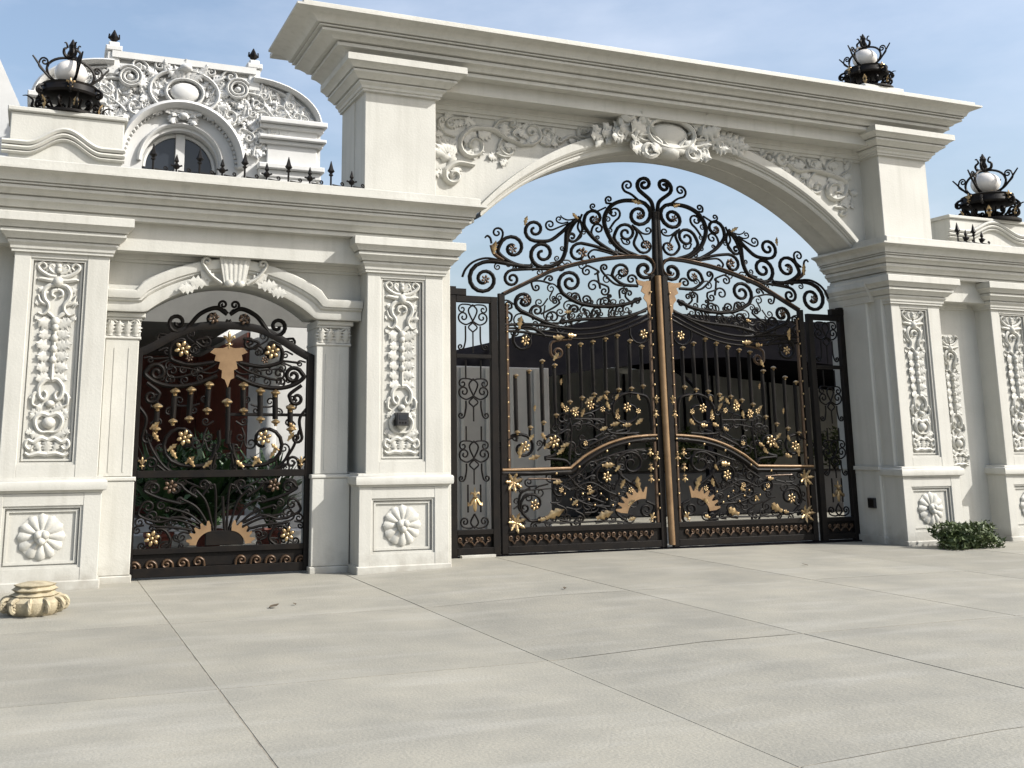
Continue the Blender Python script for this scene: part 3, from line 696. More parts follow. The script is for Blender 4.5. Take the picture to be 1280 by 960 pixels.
# ================================================================== UPPER PARAPET BLOCKS
def parapet(x0, x1, zt, label, hood=True):
    t = thing('parapet_block', label, 'parapet', ((x0+x1)/2, .9, 4.94))
    b = MB(); b.bbox(x0, x1, .5, 1.2, 4.94, zt-.06, .012); b.build('block', STONE, t)
    b = MB(); b.bbox(x0-.04, x1+.04, .46, 1.24, zt-.06, zt, .012); b.build('coping', STONE, t)
    if hood:
        xm = (x0+x1)/2-.03; P = []
        for i in range(41):
            u = -1+2*i/40; x = xm+u*(x1-xm+.02); e_ = .5*(1+cos(pi*min(1, abs(u)/.62)))
            P.append((x, 5.37+.21*e_))
        m = MB()
        for d, r_, yy in ((0, .034, .47), (-.07, .03, .48), (-.13, .022, .49)): m.ptube([(x, z+d) for x, z in P], r_, yy, rd=.05)
        m.build('hood_mould', STONE, t, 40)
    return t
parapet(-.55, .83, 5.84, 'cream parapet block with wavy hood moulding under the left lantern')
parapet(15.1, 17.2, 5.66, 'cream parapet block under the lantern at the right edge')

# ================================================================== LANTERNS
def lantern(x, y, z0, s, label):
    t = thing('crown_lantern', label, 'lantern', (x, y, z0), 'wrought iron crown lanterns with white globes')
    P = lambda r, a, h: (x+s*r*cos(a), y+s*r*sin(a), z0+s*h)
    b = MB(); b.lathe([(.44*s, 0), (.44*s, .03*s), (.40*s, .045*s)], (x, y, z0), 18); b.build('base_plate', IRON, t)
    for k in range(12):
        a = 2*pi*k/12+.2; c = MB()
        path = scroll([(.12, .05), (.34, .09)], (.36, .16, .075, 1.3, 1), k=4)
        c.tube([P(q[0], a, q[1]) for q in path], .018*s, 5)
        path = scroll([(.30, .22), (.22, .10)], (.14, .13, .06, 1.2, -1), k=4)
        c.tube([P(q[0], a+.35, q[1]) for q in path], .016*s, 5)
        path = [(.40, .05), (.46, .11), (.45, .19), (.52, .24), (.58, .23)]
        if k % 3 == 0: c.tube([P(q[0], a, q[1]) for q in catmull(path, 3)], [.02*s*(1.25-i/12) for i in range(13)], 5)
        c.build('base_scroll', IRON, t, 60)
        if k % 2: put(LEAF_G, 'gilt_leaf', t, Matrix.Translation(P(.40, a, .04)) @ Matrix.Rotation(a+pi/2, 4, 'Z') @ Matrix.Scale(.16*s, 4))
    b = MB(); b.lathe([(.10*s, .265*s), (.30*s, .275*s), (.37*s, .29*s), (.385*s, .32*s), (.36*s, .40*s), (.37*s, .43*s), (.30*s, .455*s), (.12*s, .46*s)], (x, y, z0), 24); b.build('dish', IRON, t)
    for k in range(6):
        a = 2*pi*k/6-pi/2; c = MB()
        c.tube([P(q[0], a, q[1]) for q in scroll([(.30, .40), (.40, .38)], (.42, .30, .05, 1.3, -1), k=4)], .02*s, 5); c.build('dish_scroll', IRON, t, 60)
    for k in range(4):
        a = 2*pi*k/4-pi/2
        put(FLEUR, 'gilt_fleur', t, Matrix.Translation(P(.385, a, .34)) @ Matrix.Rotation(a+pi/2, 4, 'Z') @ Matrix.Scale(.12*s, 4))
    b = MB(); b.lathe([(.11*s, .45*s), (.13*s, .47*s), (.08*s, .50*s), (.10*s, .53*s)], (x, y, z0), 12); b.build('globe_holder', GOLD, t)
    b = MB(); b.ell((x, y, z0+.64*s), .21*s, .21*s, .175*s, 20, 12); b.build('globe', OPAL, t, 80)
    for k in range(2):
        a = pi*k/2+.25; c = MB(); pts = [P(.31*cos(q), a, .645+.205*sin(q)) for q in [2*pi*i/32 for i in range(33)]]; c.tube(pts, .019*s, 5); c.build('hoop', IRON, t, 60)
    for k in range(4):
        a = pi*k/2+.25; c = MB()
        c.tube([P(q[0], a, q[1]) for q in catmull([(.10, .46), (.26, .53), (.36, .62), (.45, .73), (.50, .79)], 4)], [.02*s*(1.1-i/28) for i in range(17)], 5)
        c.tube([P(q[0], a, q[1]) for q in scroll([(.30, .56), (.41, .66)], (.345, .735, .06, 1.4, 1), k=4)], .013*s, 5); c.build('arm', IRON, t, 60)
    b = MB(); b.lathe([(.02*s, .83*s), (.06*s, .85*s), (.03*s, .88*s), (.055*s, .92*s), (.035*s, .98*s), (.05*s, 1.03*s), (.03*s, 1.07*s), (.008*s, 1.12*s)], (x, y, z0), 8); f = b.build('finial', IRON, t)
    for k in range(4):
        a = pi*k/2+.4; c = MB(); c.tube([P(q[0], a, q[1]) for q in catmull([(.03, .85), (.10, .88), (.115, .95), (.07, .99), (.09, 1.05), (.115, 1.045)], 3)], [.022*s*(1.2-i/18) for i in range(16)], 5)
        c.build('finial_leaf', IRON, f, 60)
lantern(.13, .85, 5.84, 1.0, 'black and gilt lantern with white globe on the left parapet block')
x, z = trace(1080, 64, .6)
b = MB(); b.bbox(x-.45, x+.45, .2, 1.05, 7.38, 7.80, .02); tag(b.build('lantern_plinth', STONE), 'low stone plinth under the lantern on top of the main arch', 'plinth')
lantern(x, .6, 7.80, 1.0, 'black and gilt lantern with white globe on top of the main arch')
lantern(16.5, .85, 5.66, 1.22, 'black and gilt lantern with white globe cut by the right edge of the view')

# ================================================================== SPIKE RAILINGS on the lower copings
def spikes(x0, x1, n, label, y=-.22):
    t = thing('spike_railing', label, 'railing', ((x0+x1)/2, y, 4.945))
    b = MB(); b.box(x0-.1, x1+.1, y-.012, y+.012, 4.955, 4.985); b.build('rail', IRON, t)
    b = MB(); b.lathe([(.013, 0), (.013, .14), (.03, .15), (.03, .165), (.015, .175), (.05, .21), (.03, .25), (.004, .35)], n=6)
    me1 = b.mesh('spike', IRON, 30)
    b = MB(); b.lathe([(.012, 0), (.012, .05), (.03, .055), (.05, .09), (.03, .11), (.014, .13), (.03, .15), (.004, .24)], n=6)
    b.tube([(-.07, 0, .10), (0, 0, .075), (.07, 0, .10)], .012, 5); me2 = b.mesh('spike', IRON, 30)
    c = MB(); c.ptube(scroll([(-.10, .03), (-.02, .02)], (.03, .05, .03, 1.1, 1), k=3), .01, 0, n=5); me3 = c.mesh('rail_scroll', IRON, 60)
    for k in range(n):
        x = x0+(x1-x0)*k/(n-1)
        put(me2 if k % 2 else me1, 'spike', t, Matrix.Translation((x-t.location.x+t.location.x, y, 4.97)))
        put(me3, 'rail_scroll', t, Matrix.Translation((x+.12, y, 4.97)))
spikes(1.15, 3.72, 10, 'low black iron spikes along the cornice left of the main arch')
spikes(14.45, 15.0, 4, 'low black iron spikes along the cornice at the right edge')

# ================================================================== GATES
GY = 1.0; XC = 9.25
GA, GB, GC, GH, GD, GE, GF, GG, G3, G4 = (zm(560, 280, 5.3333), zm(690, 210, 6.4), zm(690, 320, 5.647), zm(560, 200, 4.2667), zm(600, 440, 6), zm(720, 440, 6),
                              zm(600, 560, 6.4), zm(720, 560, 6.4), zm(550, 350, 4.2667), zm(550, 500, 4.2667))
SC = {GA: 5.3333, GB: 6.4, GC: 5.647, GH: 4.2667, GD: 6, GE: 6, GF: 6.4, GG: 6.4, G3: 4.2667, G4: 4.2667}
THK = 1.32
class Iron:
    """wrought iron panel traced on its own plane, optionally mirrored about a vertical line"""
    def __init__(s, thing_, y, mirror=None): s.t = thing_; s.y = y; s.m = mirror
    def pt(s, p):
        x, z = trace(p[0], p[1], s.y)
        return (2*s.m-x if s.m else x, z)
    def bar(s, f, pts, end=None, start=None, r=.018, name='scroll', m=IRON, y=0, taper=.25, rd=None, k=6):
        q = f(*pts); sc = SC[f]
        cv = lambda e_: (f(e_[0], e_[1])[0][0], f(e_[0], e_[1])[0][1], e_[2]/sc, e_[3], e_[4]) if e_ else None
        P = [s.pt(p) for p in scroll(q, cv(end), cv(start), k)]
        s.last = (f, pts, P, r)
        r = r*1.12*THK; b = MB(); b.ptube(P, r, s.y+y, rd=rd, n=6, taper=taper); return b.build(name, m, s.t, 60)
    def sprout(s, f, pts, n, rad, side=0, r=.0105, u0=.08, u1=.95, turns=1.35, m=IRON):
        """little curls growing off a stem"""
        P = catmull(f(*pts), 10); N = len(P); R = rad*1.12/SC[f]
        for k in range(n):
            i = min(N-2, int((u0+(u1-u0)*(k+.5)/n)*(N-1))); p, q = P[i], P[i+1]; l = hypot(q[0]-p[0], q[1]-p[1]) or 1
            tx, ty = (q[0]-p[0])/l, (q[1]-p[1])/l; sd_ = side or (1 if k % 2 else -1); nx, ny = -ty*sd_, tx*sd_
            rr = R*(.8+.4*((k*7) % 5)/4)
            c = (p[0]+tx*1.5*rr+nx*1.25*rr, p[1]+ty*1.5*rr+ny*1.25*rr)
            sg = 1 if tx*(c[1]-p[1])-ty*(c[0]-p[0]) > 0 else -1
            Q = [s.pt(a) for a in scroll([p, (p[0]+tx*.8*rr+nx*.12*rr, p[1]+ty*.8*rr+ny*.12*rr)], (c[0], c[1], rr, turns, sg), k=4)]
            b = MB(); b.ptube(Q, r*1.25, s.y, n=5, taper=.3); b.build('curl', m, s.t, 60)
    def at(s, f, x, y, me, name, size, ang=0, dy=-.03, sx=1):
        X, Z = s.pt(f(x, y)[0]); a = -ang if s.m else ang
        k = .76 if me in (ROSE_G, ROSE_D) else .95 if me is COLLAR else .8 if me is LEAF_G else .66 if me is FLEUR else 1
        return put(me, name, s.t, placeM(X, s.y+dy, Z, k*size/SC[f]/83.0, a, sx))
    def plate(s, f, pts, name, m, th=.008, dy=-.02):
        P = [s.pt(p) for p in f(*pts)]
        b = MB(); b.prism(P if not s.m else P[::-1], s.y+dy-th, s.y+dy+th); return b.build(name, m, s.t, 20)

def leaf(mirror):
    side = 'right' if mirror else 'left'
    t = thing('gate_leaf', '%s leaf of the big black double gate with gilt rosettes and scrolls' % side, 'gate', ((11 if mirror else 7.5), GY, .05), 'leaves of the big double gate')
    g = Iron(t, GY, XC if mirror else None)
    X = lambda x: 2*XC-x if mirror else x
    def bx(name, x0, x1, z0, z1, y0=-.03, y1=.03, m=IRON):
        a, c = sorted((X(x0), X(x1))); q = MB(); q.bbox(a, c, GY+y0, GY+y1, z0, z1, .006); return q.build(name, m, t)
    # frame
    bx('hinge_stile', 6.40, 6.50, .06, 3.86); bx('meeting_stile', 9.09, 9.19, .06, 4.32)
    bx('bottom_rail', 6.50, 9.09, .07, .17); bx('kick_rail', 6.50, 9.09, .35, .43)
    bx('inner_stile', 6.52, 6.56, .43, 3.7, -.02, .02, BROWN); bx('inner_stile', 9.03, 9.07, .43, 4.2, -.02, .02, BROWN)
    for k in range(17):
        z = .55+k*.21
        if z < 3.75: put(STUD, 'stud', t, placeM(X(6.525), GY-.035, z, .018)); 
        put(STUD, 'stud', t, placeM(X(9.07), GY-.04, z+.1, .02))
    q = MB(); a_, c_ = sorted((X(6.50), X(9.09))); q.box(a_, c_, GY+.012, GY+.022, .17, .35); q.build('kick_plate', IRON, t)
    # kick band of paired curls
    for k in range(13):
        x = 6.6+k*.19; q = MB()
        for s_ in (-1, 1):
            q.ptube(scroll([(X(x), .20), (X(x)+s_*.035, .245)], (X(x)+s_*.05, .285, .036, 1.2, s_), k=3), .011, GY-.005, n=5)
        q.build('kick_curl', BROWN, t, 60)
    # arched head band with its spiral
    g.bar(GB, (-397, 1012, -300, 965, -100, 868, 0, 822, 200, 768, 400, 730, 600, 712, 700, 713), (738, 812, 96, 1.45, 1), r=.024, name='head_band', m=IRON, taper=.1, rd=.034)
    g.bar(GB, (-397, 1000, -300, 953, -100, 856, 0, 810, 200, 756, 400, 719, 600, 702, 700, 703), (742, 812, 106, .62, 1), r=.010, name='head_band_edge', m=BROWN, y=-.03, taper=0)
    # overthrow
    A = g.bar
    A(GA, (545, 287, 420, 268, 300, 250), (240, 368, 112, 1.62, -1), r=.023)
    A(GA, (95, 352, 118, 300, 170, 252, 250, 228, 340, 240, 440, 270), r=.013)
    A(GA, (560, 282, 470, 275, 390, 240, 335, 190), (430, 160, 92, 1.35, 1), r=.022)
    A(GA, (370, 240, 310, 200, 285, 140), None, r=.02, m=BROWN); A(GA, (312, 140, 350, 110), (328, 58, 40, 1.3, -1), r=.012)
    A(GA, (290, 130, 282, 95, 262, 78, 246, 92), r=.012)
    A(GA, (815, 0, 790, 60, 782, 180, 745, 255), (630, 198, 96, 1.55, 1), r=.023)
    A(GA, (720, 300, 560, 300), (428, 365, 58, 1.5, -1), r=.017)
    A(GH, (700, 305, 648, 345, 600, 390, 540, 430), (462, 372, 60, 1.45, 1), r=.021)
    A(GH, (690, 312, 640, 320, 610, 308, 600, 295), None, r=.009); A(GH, (650, 335, 600, 355), (545, 345, 30, 1.4, 1), r=.011); A(GH, (640, 330, 610, 338), (592, 315, 18, 1.1, 1), r=.009)
    A(GH, (700, 308, 716, 370), (662, 408, 30, 1.35, 1), r=.014); A(GH, (700, 308, 660, 360, 640, 420, 632, 490), None, r=.016)
    A(GB, (520, 692, 420, 630, 330, 560, 262, 470), (335, 405, 78, 1.25, 1), r=.021)
    A(GB, (450, 648, 370, 590, 318, 530), (368, 488, 48, 1.25, 1), r=.013)
    A(GB, (620, 705, 500, 610, 435, 500, 418, 400, 470, 305, 570, 262), (695, 375, 108, 1.6, 1), r=.025)
    A(GB, (465, 480, 500, 430), (497, 362, 52, 1.3, -1), r=.013)
    A(GB, (690, 705, 570, 650, 500, 570), (590, 522, 82, 1.5, 1), r=.019)
    A(GB, (655, 470, 680, 520, 655, 600), (742, 622, 66, 1.25, -1), r=.016); A(GB, (640, 455, 700, 520, 735, 585), None, r=.012)
    A(GB, (660, 470, 720, 520), (765, 498, 32, 1.2, -1), r=.011); A(GB, (550, 560, 570, 600), (605, 590, 22, 1.1, -1), r=.01)
    A(GB, (812, 345, 790, 265, 715, 195), (738, 130, 66, 1.5, 1), r=.023)
    A(GB, (720, 285, 640, 215, 590, 190), (605, 140, 56, 1.35, 1), r=.014)
    A(GB, (500, 285, 440, 282), (455, 252, 30, 1.2, 1), r=.012); A(GB, (430, 315, 350, 350, 330, 335), (328, 306, 28, 1.2, 1), r=.011)
    A(GB, (600, 700, 450, 660, 340, 625), (215, 680, 80, 1.25, -1), r=.019)
    A(GB, (520, 700, 400, 665, 330, 655, 290, 690), (325, 715, 24, 1.1, -1), r=.012)
    A(GB, (240, 370, 205, 470, 235, 540), (160, 555, 42, 1.3, 1), r=.012)
    # field under the head band
    A(GC, (625, 300, 520, 340, 360, 356, 200, 335, 90, 275), (128, 185, 102, 1.6, 1), r=.022)
    A(GA, (740, 685, 630, 648, 510, 590), (508, 515, 92, 1.4, 1), r=.021)
    A(GC, (605, 212, 500, 200, 430, 145), (492, 112, 66, 1.25, 1), r=.018)
    A(GC, (560, 214, 450, 200, 380, 140), (370, 82, 28, 1.3, 1), r=.013); A(GC, (610, 200, 600, 185), (560, 165, 36, 1.3, -1), r=.013)
    small = [(GC, (300, 130, 330, 110, 262, 72), (245, 108, 40, 1.3, -1)), (GC, (320, 110, 330, 180, 340, 230), (290, 212, 52, 1.3, -1)), (GC, (330, 190, 390, 215), (370, 248, 34, 1.3, 1)),
             (GC, (205, 330, 190, 280), (158, 288, 36, 1.3, -1)), (GC, (215, 340, 270, 330), (240, 308, 34, 1.3, -1)), (GC, (340, 350, 345, 310), (378, 320, 30, 1.3, 1)), (GC, (420, 340, 400, 300), (408, 285, 22, 1.2, 1)),
             (GC, (280, 445, 285, 390), (320, 392, 34, 1.3, 1)), (GC, (110, 440, 125, 380), (162, 378, 36, 1.3, 1)), (GC, (440, 420, 450, 380), (482, 378, 28, 1.3, 1)), (GC, (480, 300, 475, 250), (505, 250, 26, 1.3, 1)),
             (GC, (560, 330, 520, 290), (545, 265, 24, 1.2, 1)), (GC, (560, 360, 570, 330), (600, 320, 26, 1.2, 1)), (GC, (410, 400, 430, 370), (405, 355, 20, 1.1, -1)),
             (GA, (570, 640, 545, 590), (592, 578, 42, 1.3, 1)), (GA, (620, 600, 700, 560, 740, 530), (715, 515, 46, 1.35, -1)), (GA, (760, 660, 660, 660), (700, 622, 46, 1.3, 1)), (GA, (690, 400, 620, 380, 560, 385), (590, 422, 26, 1.2, -1)),
             (GA, (640, 375, 660, 350), (680, 365, 20, 1.1, 1)), (GA, (370, 580, 420, 560), (400, 540, 30, 1.2, -1)), (GA, (370, 570, 420, 600), (395, 632, 30, 1.2, 1)), (GA, (830, 680, 810, 640), (840, 570, 36, 1.3, 1)),
             (GA, (900, 560, 930, 620), (970, 600, 34, 1.3, -1)), (GA, (830, 500, 850, 480), (850, 490, 18, 1.1, 1))]
    for f, p, e_ in small: A(f, p, e_, r=.0115)
    S_ = g.sprout
    S_(GC, (625, 300, 520, 340, 360, 356, 200, 335, 90, 275, 30, 200), 7, 32, -1); S_(GC, (600, 310, 500, 352, 360, 368, 200, 347, 90, 290), 6, 27, 1)
    S_(GC, (600, 214, 500, 200, 430, 145), 3, 26); S_(GA, (740, 685, 630, 648, 510, 590, 430, 520), 5, 36); S_(GC, (200, 360, 120, 400, 40, 470), 3, 28); S_(GC, (-200, 130, -80, 75, 60, 30, 250, 15), 5, 30, 1); S_(GA, (380, 600, 420, 660, 520, 700), 3, 30, 1); S_(GC, (30, 210, -30, 300, -60, 380), 3, 30)
    S_(GB, (620, 705, 500, 610, 435, 500, 418, 400, 470, 305), 4, 20, 1); S_(GB, (690, 705, 570, 650, 500, 570), 3, 20, -1); S_(GB, (520, 692, 420, 630, 330, 560, 262, 470), 3, 18)
    S_(GA, (545, 287, 420, 268, 300, 250), 2, 22, -1); S_(GA, (790, 90, 780, 180, 745, 255), 2, 20, 1); S_(GA, (720, 305, 640, 305, 540, 300), 2, 20, 1); S_(GA, (540, 285, 470, 275, 390, 240), 2, 16, -1)
    S_(GA, (400, 700, 520, 690, 640, 700, 760, 690, 860, 660, 960, 610), 8, 20, -1)
    A(GC, (660, 385, 520, 428, 380, 442, 200, 448, 60, 470), None, r=.02, name='swag_rail', taper=0); S_(GC, (640, 385, 520, 425, 380, 438, 200, 445, 60, 466), 9, 18, 1)
    # swag rails across the top of the bars
    for dy_, r_ in ((0, .017), (28, .012), (52, .015)):
        A(G3, (345, 240+dy_*.6, 440, 236+dy_*.8, 530, 240+dy_, 650, 256+dy_, 760, 262+dy_, 880, 246+dy_, 1000, 205+dy_, 1110, 150+dy_*1.1), None, r=r_, name='swag_rail', taper=0)
    A(G3, (1000, 262, 1010, 250), (1075, 290, 62, 1.0, -1), r=.014); A(G3, (560, 300, 520, 270), (448, 322, 78, 1.25, -1), r=.019)
    A(G3, (700, 315, 600, 330), (625, 385, 38, 1.4, -1), r=.015, m=BROWN)
    # bars
    tops = [(400, 510), (470, 485), (540, 433), (607, 455), (680, 350), (745, 343), (810, 330), (877, 315), (940, 298), (1008, 325), (1070, 355)]
    lows = [812, 786, 760, 720, 650, 628, 610, 600, 585, 578, 566]
    for (x, y0), y1 in zip(tops, lows):
        A(G3, (x, y0, x+4, (y0+y1)/2, x+8, y1), None, r=.021, name='bar', taper=0, k=2)
        A(G3, (x+8, y1, x+9, y1+50), None, r=.013, name='bar_tail', taper=0, k=2)
        g.at(G3, x, y0, COLLAR, 'collar', 17); g.at(G3, x+8, y1, COLLAR, 'collar', 17)
    # curved hand rail
    A(G4, (328, 372, 500, 368, 690, 362), None, r=.014, name='hand_rail', m=BRASS, y=-.03, taper=0, k=2)
    A(G4, (690, 362, 735, 324, 780, 290, 880, 237, 990, 202, 1090, 190, 1150, 187), None, r=.014, name='hand_rail', m=BRASS, y=-.03, taper=0)
    A(G4, (328, 392, 500, 390, 696, 384), None, r=.03, name='mid_rail', taper=0, k=2)
    A(G4, (696, 384, 790, 315, 890, 258, 1000, 224, 1090, 212, 1150, 208), None, r=.03, name='mid_rail', taper=0)
    for (x, y) in ((400, 400), (613, 392), (735, 356), (882, 272), (1000, 236)): g.at(G4, x, y, STUD, 'stud', 8, dy=-.045)
    # middle ornaments
    A(G3, (360, 960, 345, 880), (438, 895, 82, 1.15, 1), r=.017); A(G3, (690, 985, 660, 960, 560, 950), (592, 872, 66, 1.3, -1), r=.017)
    A(G3, (900, 830, 800, 880), (768, 872, 60, 1.5, 1), r=.016); A(G3, (690, 960, 700, 800, 690, 740), None, r=.013); A(G3, (690, 742, 780, 740, 880, 742), None, r=.012, k=2)
    A(G3, (1130, 800, 1110, 640), (1000, 700, 105, 1.35, -1), r=.018); A(G3, (880, 700, 890, 800, 960, 820, 1060, 815), None, r=.015)
    A(G3, (700, 780, 800, 770, 880, 830), None, r=.010); A(G3, (560, 960, 650, 900, 690, 800), None, r=.014)
    for (f, x, y, s_) in ((GA, 425, 170, 42), (GA, 242, 372, 42), (GB, 690, 385, 46), (GB, 340, 415, 46), (GB, 745, 622, 50), (GB, 235, 680, 62), (GA, 515, 505, 40), (GC, 498, 112, 38)): g.at(f, x, y, ROSE_D, 'rosette', s_)
    for (f, x, y, s_) in ((G3, 1078, 290, 36), (G3, 448, 325, 36), (G3, 445, 890, 40), (G3, 600, 862, 46), (G3, 990, 680, 36), (G4, 497, 560, 38), (G4, 883, 410, 38), (G3, 715, 710, 30), (G3, 795, 670, 34)): g.at(f, x, y, ROSE_G, 'rosette', s_)
    for (f, x, y, s_, a) in ((GH, 405, 350, 60, .2), (GH, 690, 315, 60, -1.0), (GA, 300, 200, 100, .1), (GA, 470, 700, 100, .1), (G3, 600, 305, 70, 1.57), (G3, 720, 298, 70, -1.57), (G3, 420, 950, 80, .1), (G3, 470, 955, 70, 1.3),
                           (G3, 550, 900, 70, .9), (G3, 640, 890, 60, 1.2), (G3, 770, 660, 70, .9), (G3, 905, 775, 60, 1.3), (G3, 970, 775, 60, 1.5), (G3, 900, 690, 60, -.5), (G3, 935, 730, 55, .2), (G3, 600, 430, 60, .6),
                           (G4, 560, 630, 120, 1.15), (G4, 830, 632, 110, 1.2), (G4, 860, 350, 80, 1.5), (G4, 1060, 480, 90, -.3), (GB, 630, 258, 110, 1.9), (GA, 770, 590, 60, 1.4)):
        g.at(f, x, y, LEAF_G, 'gilt_leaf', s_, a, sx=1.1)
    for (f, x, y, s_, a) in ((G3, 690, 700, 60, 1.2), (G3, 660, 690, 50, -.6), (G3, 750, 730, 55, .3), (G3, 830, 650, 55, .8), (G3, 890, 640, 50, -.8), (G3, 1040, 770, 60, .9), (G3, 930, 640, 45, .5), (G3, 1060, 640, 45, -.5), (G3, 470, 860, 50, .6), (G3, 560, 850, 55, -.7),
                           (G3, 620, 930, 60, .9), (G3, 850, 800, 50, 1.2), (G4, 700, 560, 50, .9), (G4, 780, 500, 50, 1.2), (G4, 960, 470, 60, .4), (G4, 1000, 560, 50, .9), (G4, 600, 440, 55, 1.5), (G4, 520, 640, 50, 1.4), (G4, 1000, 640, 50, 1.3), (G4, 930, 380, 50, .7),
                           (G3, 500, 700, 40, 0), (G3, 640, 560, 40, 0)):
        g.at(f, x, y, LEAF_G, 'gilt_leaf', s_, a, sx=1.2)
    for (f, x, y, s_) in ((G3, 940, 730, 22), (G3, 1050, 700, 22), (G3, 665, 690, 24), (G3, 860, 690, 22), (G4, 790, 470, 22), (G4, 1010, 480, 22), (G4, 640, 480, 20), (G3, 770, 872, 20)): g.at(f, x, y, ROSE_G, 'rosette', s_)
    # corner stars of gilt leaves
    for (x, y) in ((388, 440), (402, 655)):
        for k in range(7): g.at(G4, x, y, LEAF_G, 'gilt_leaf', 62, k*.9+.3, sx=.9)
    # bottom panel scrolls
    A(G4, (620, 610, 500, 645), (497, 555, 86, 1.1, 1), r=.016); A(G4, (690, 480, 620, 440), (640, 480, 40, 1.4, -1), r=.015)
    A(G4, (930, 480, 960, 400), (880, 410, 75, 1.1, -1), r=.016); A(G4, (1060, 470, 960, 400, 940, 330), (1020, 340, 70, 1.4, 1), r=.017)
    A(G4, (680, 430, 760, 370, 790, 300), None, r=.016); A(G4, (700, 480, 800, 440, 900, 490, 980, 520), None, r=.014); A(G4, (700, 520, 800, 560, 930, 570), None, r=.014)
    A(G4, (680, 400, 740, 470), (760, 510, 50, 1.3, -1), r=.015); A(G4, (880, 550, 800, 520), (790, 560, 40, 1.2, -1), r=.013)
    A(G4, (640, 640, 690, 650), (727, 655, 28, 1.3, -1), r=.012); A(G4, (430, 640, 450, 660), (425, 650, 40, 1.2, -1), r=.013)
    A(G4, (1000, 650, 940, 600, 960, 540), None, r=.013); A(G4, (1150, 560, 1140, 650, 1080, 665), None, r=.014); A(G4, (1100, 540, 1140, 560), (1100, 585, 40, 1.4, 1), r=.015)
    A(G4, (350, 460, 390, 480, 470, 480, 620, 470), None, r=.010); A(G4, (470, 420, 560, 420, 640, 425), None, r=.010, m=BROWN); A(G4, (420, 640, 640, 655, 900, 645, 1020, 655), None, r=.010)
    for k in range(9): 
        x = 700+k*26; A(G4, (x, 470+8*(k % 3), x+12, 450+10*(k % 2)), (x+20, 470, 13, 1.2, 1), r=.009)
    S_(G4, (680, 430, 760, 370, 790, 300, 900, 262), 5, 26); S_(G4, (620, 610, 560, 640, 500, 645), 2, 20, -1); S_(G4, (700, 520, 800, 560, 930, 570), 5, 24); S_(G4, (690, 480, 640, 450, 560, 450, 470, 470), 4, 24)
    S_(G4, (1060, 470, 960, 400, 940, 330), 4, 24); S_(G4, (420, 655, 640, 660, 900, 655, 1020, 660), 8, 18, -1); S_(G4, (980, 520, 900, 490, 800, 440), 4, 22)
    S_(G4, (360, 600, 420, 560, 430, 500, 400, 450), 4, 24); S_(G4, (560, 540, 640, 560, 760, 600, 900, 600), 6, 24); S_(G4, (620, 500, 700, 470, 800, 400, 860, 330), 6, 24); S_(G4, (900, 330, 960, 380, 1000, 460, 1000, 540), 5, 24); S_(G3, (700, 900, 780, 860, 880, 820, 1000, 800), 5, 22); S_(G3, (480, 940, 560, 880, 640, 820, 700, 760), 5, 22); S_(G3, (700, 780, 760, 720, 860, 690, 960, 640), 5, 20)
    S_(G3, (690, 960, 700, 800, 690, 740), 4, 24); S_(G3, (690, 742, 780, 740, 880, 742), 4, 20, 1); S_(G3, (880, 700, 890, 800, 960, 820, 1060, 815), 4, 22); S_(G3, (345, 940, 345, 880, 380, 820), 2, 20); S_(G3, (560, 960, 650, 900, 690, 800), 3, 24)
    A(G4, (820, 330, 900, 300, 1000, 270, 1090, 262), None, r=.012); S_(G4, (820, 330, 900, 300, 1000, 270, 1090, 262), 5, 22, 1); A(G4, (850, 450, 780, 480, 720, 450), (740, 420, 40, 1.4, 1), r=.014); A(G4, (480, 470, 430, 500, 420, 560), (450, 575, 30, 1.2, -1), r=.013)
    # half sunburst
    P = []; n = 26; cx_, cy_ = 1082, 612
    for k in range(n+1):
        a = radians(185+92*k/n); R_o = 150 if k % 4 in (1, 2) else 122
        P.append((cx_+R_o*cos(a), cy_+R_o*sin(a)))
    for k in range(13):
        a = radians(277-92*k/12); P.append((cx_+86*cos(a), cy_+86*sin(a)))
    g.plate(G4, [c for p in P for c in p], 'sunburst', BRASS)
    for (x, y) in ((1115, 265), (1118, 345), (1120, 405), (1150, 290)): g.at(G4, x, y, FLEUR, 'gilt_fleur', 60, pi)
    g.at(G3, 1145, 700, FLEUR, 'gilt_fleur', 60, pi); g.at(G3, 1150, 650, FLEUR, 'gilt_fleur', 60, 0)
    g.at(G4, 1120, 640, FLEUR, 'gilt_fleur', 70, .5)
    for k in range(10): g.at(G4, 660+k*32, 520+30*((k*7) % 3)-20, STUD, 'stud', 7)
    # flat brass plate beside the meeting stile
    g.plate(GC, (588, 168, 640, 180, 690, 178, 690, 425, 672, 385, 664, 330, 640, 300, 650, 270, 622, 250, 634, 215, 606, 205), 'brass_plate', BRASS)
    # overthrow upright
    A(GB, (818, 350, 822, 560, 826, 860), None, r=.034, name='overthrow_post', taper=0, k=2)
    return t
lf1 = leaf(False); lf2 = leaf(True)
# brass meeting bar fixed to the left leaf
b = MB(); b.ptube([(9.205, 4.28), (9.225, 2.2), (9.255, .10)], .052, GY-.055, rd=.05, n=10); b.build('meeting_bar', BRASS, lf1, 60, label='tall rounded brass bar down the meeting edge')

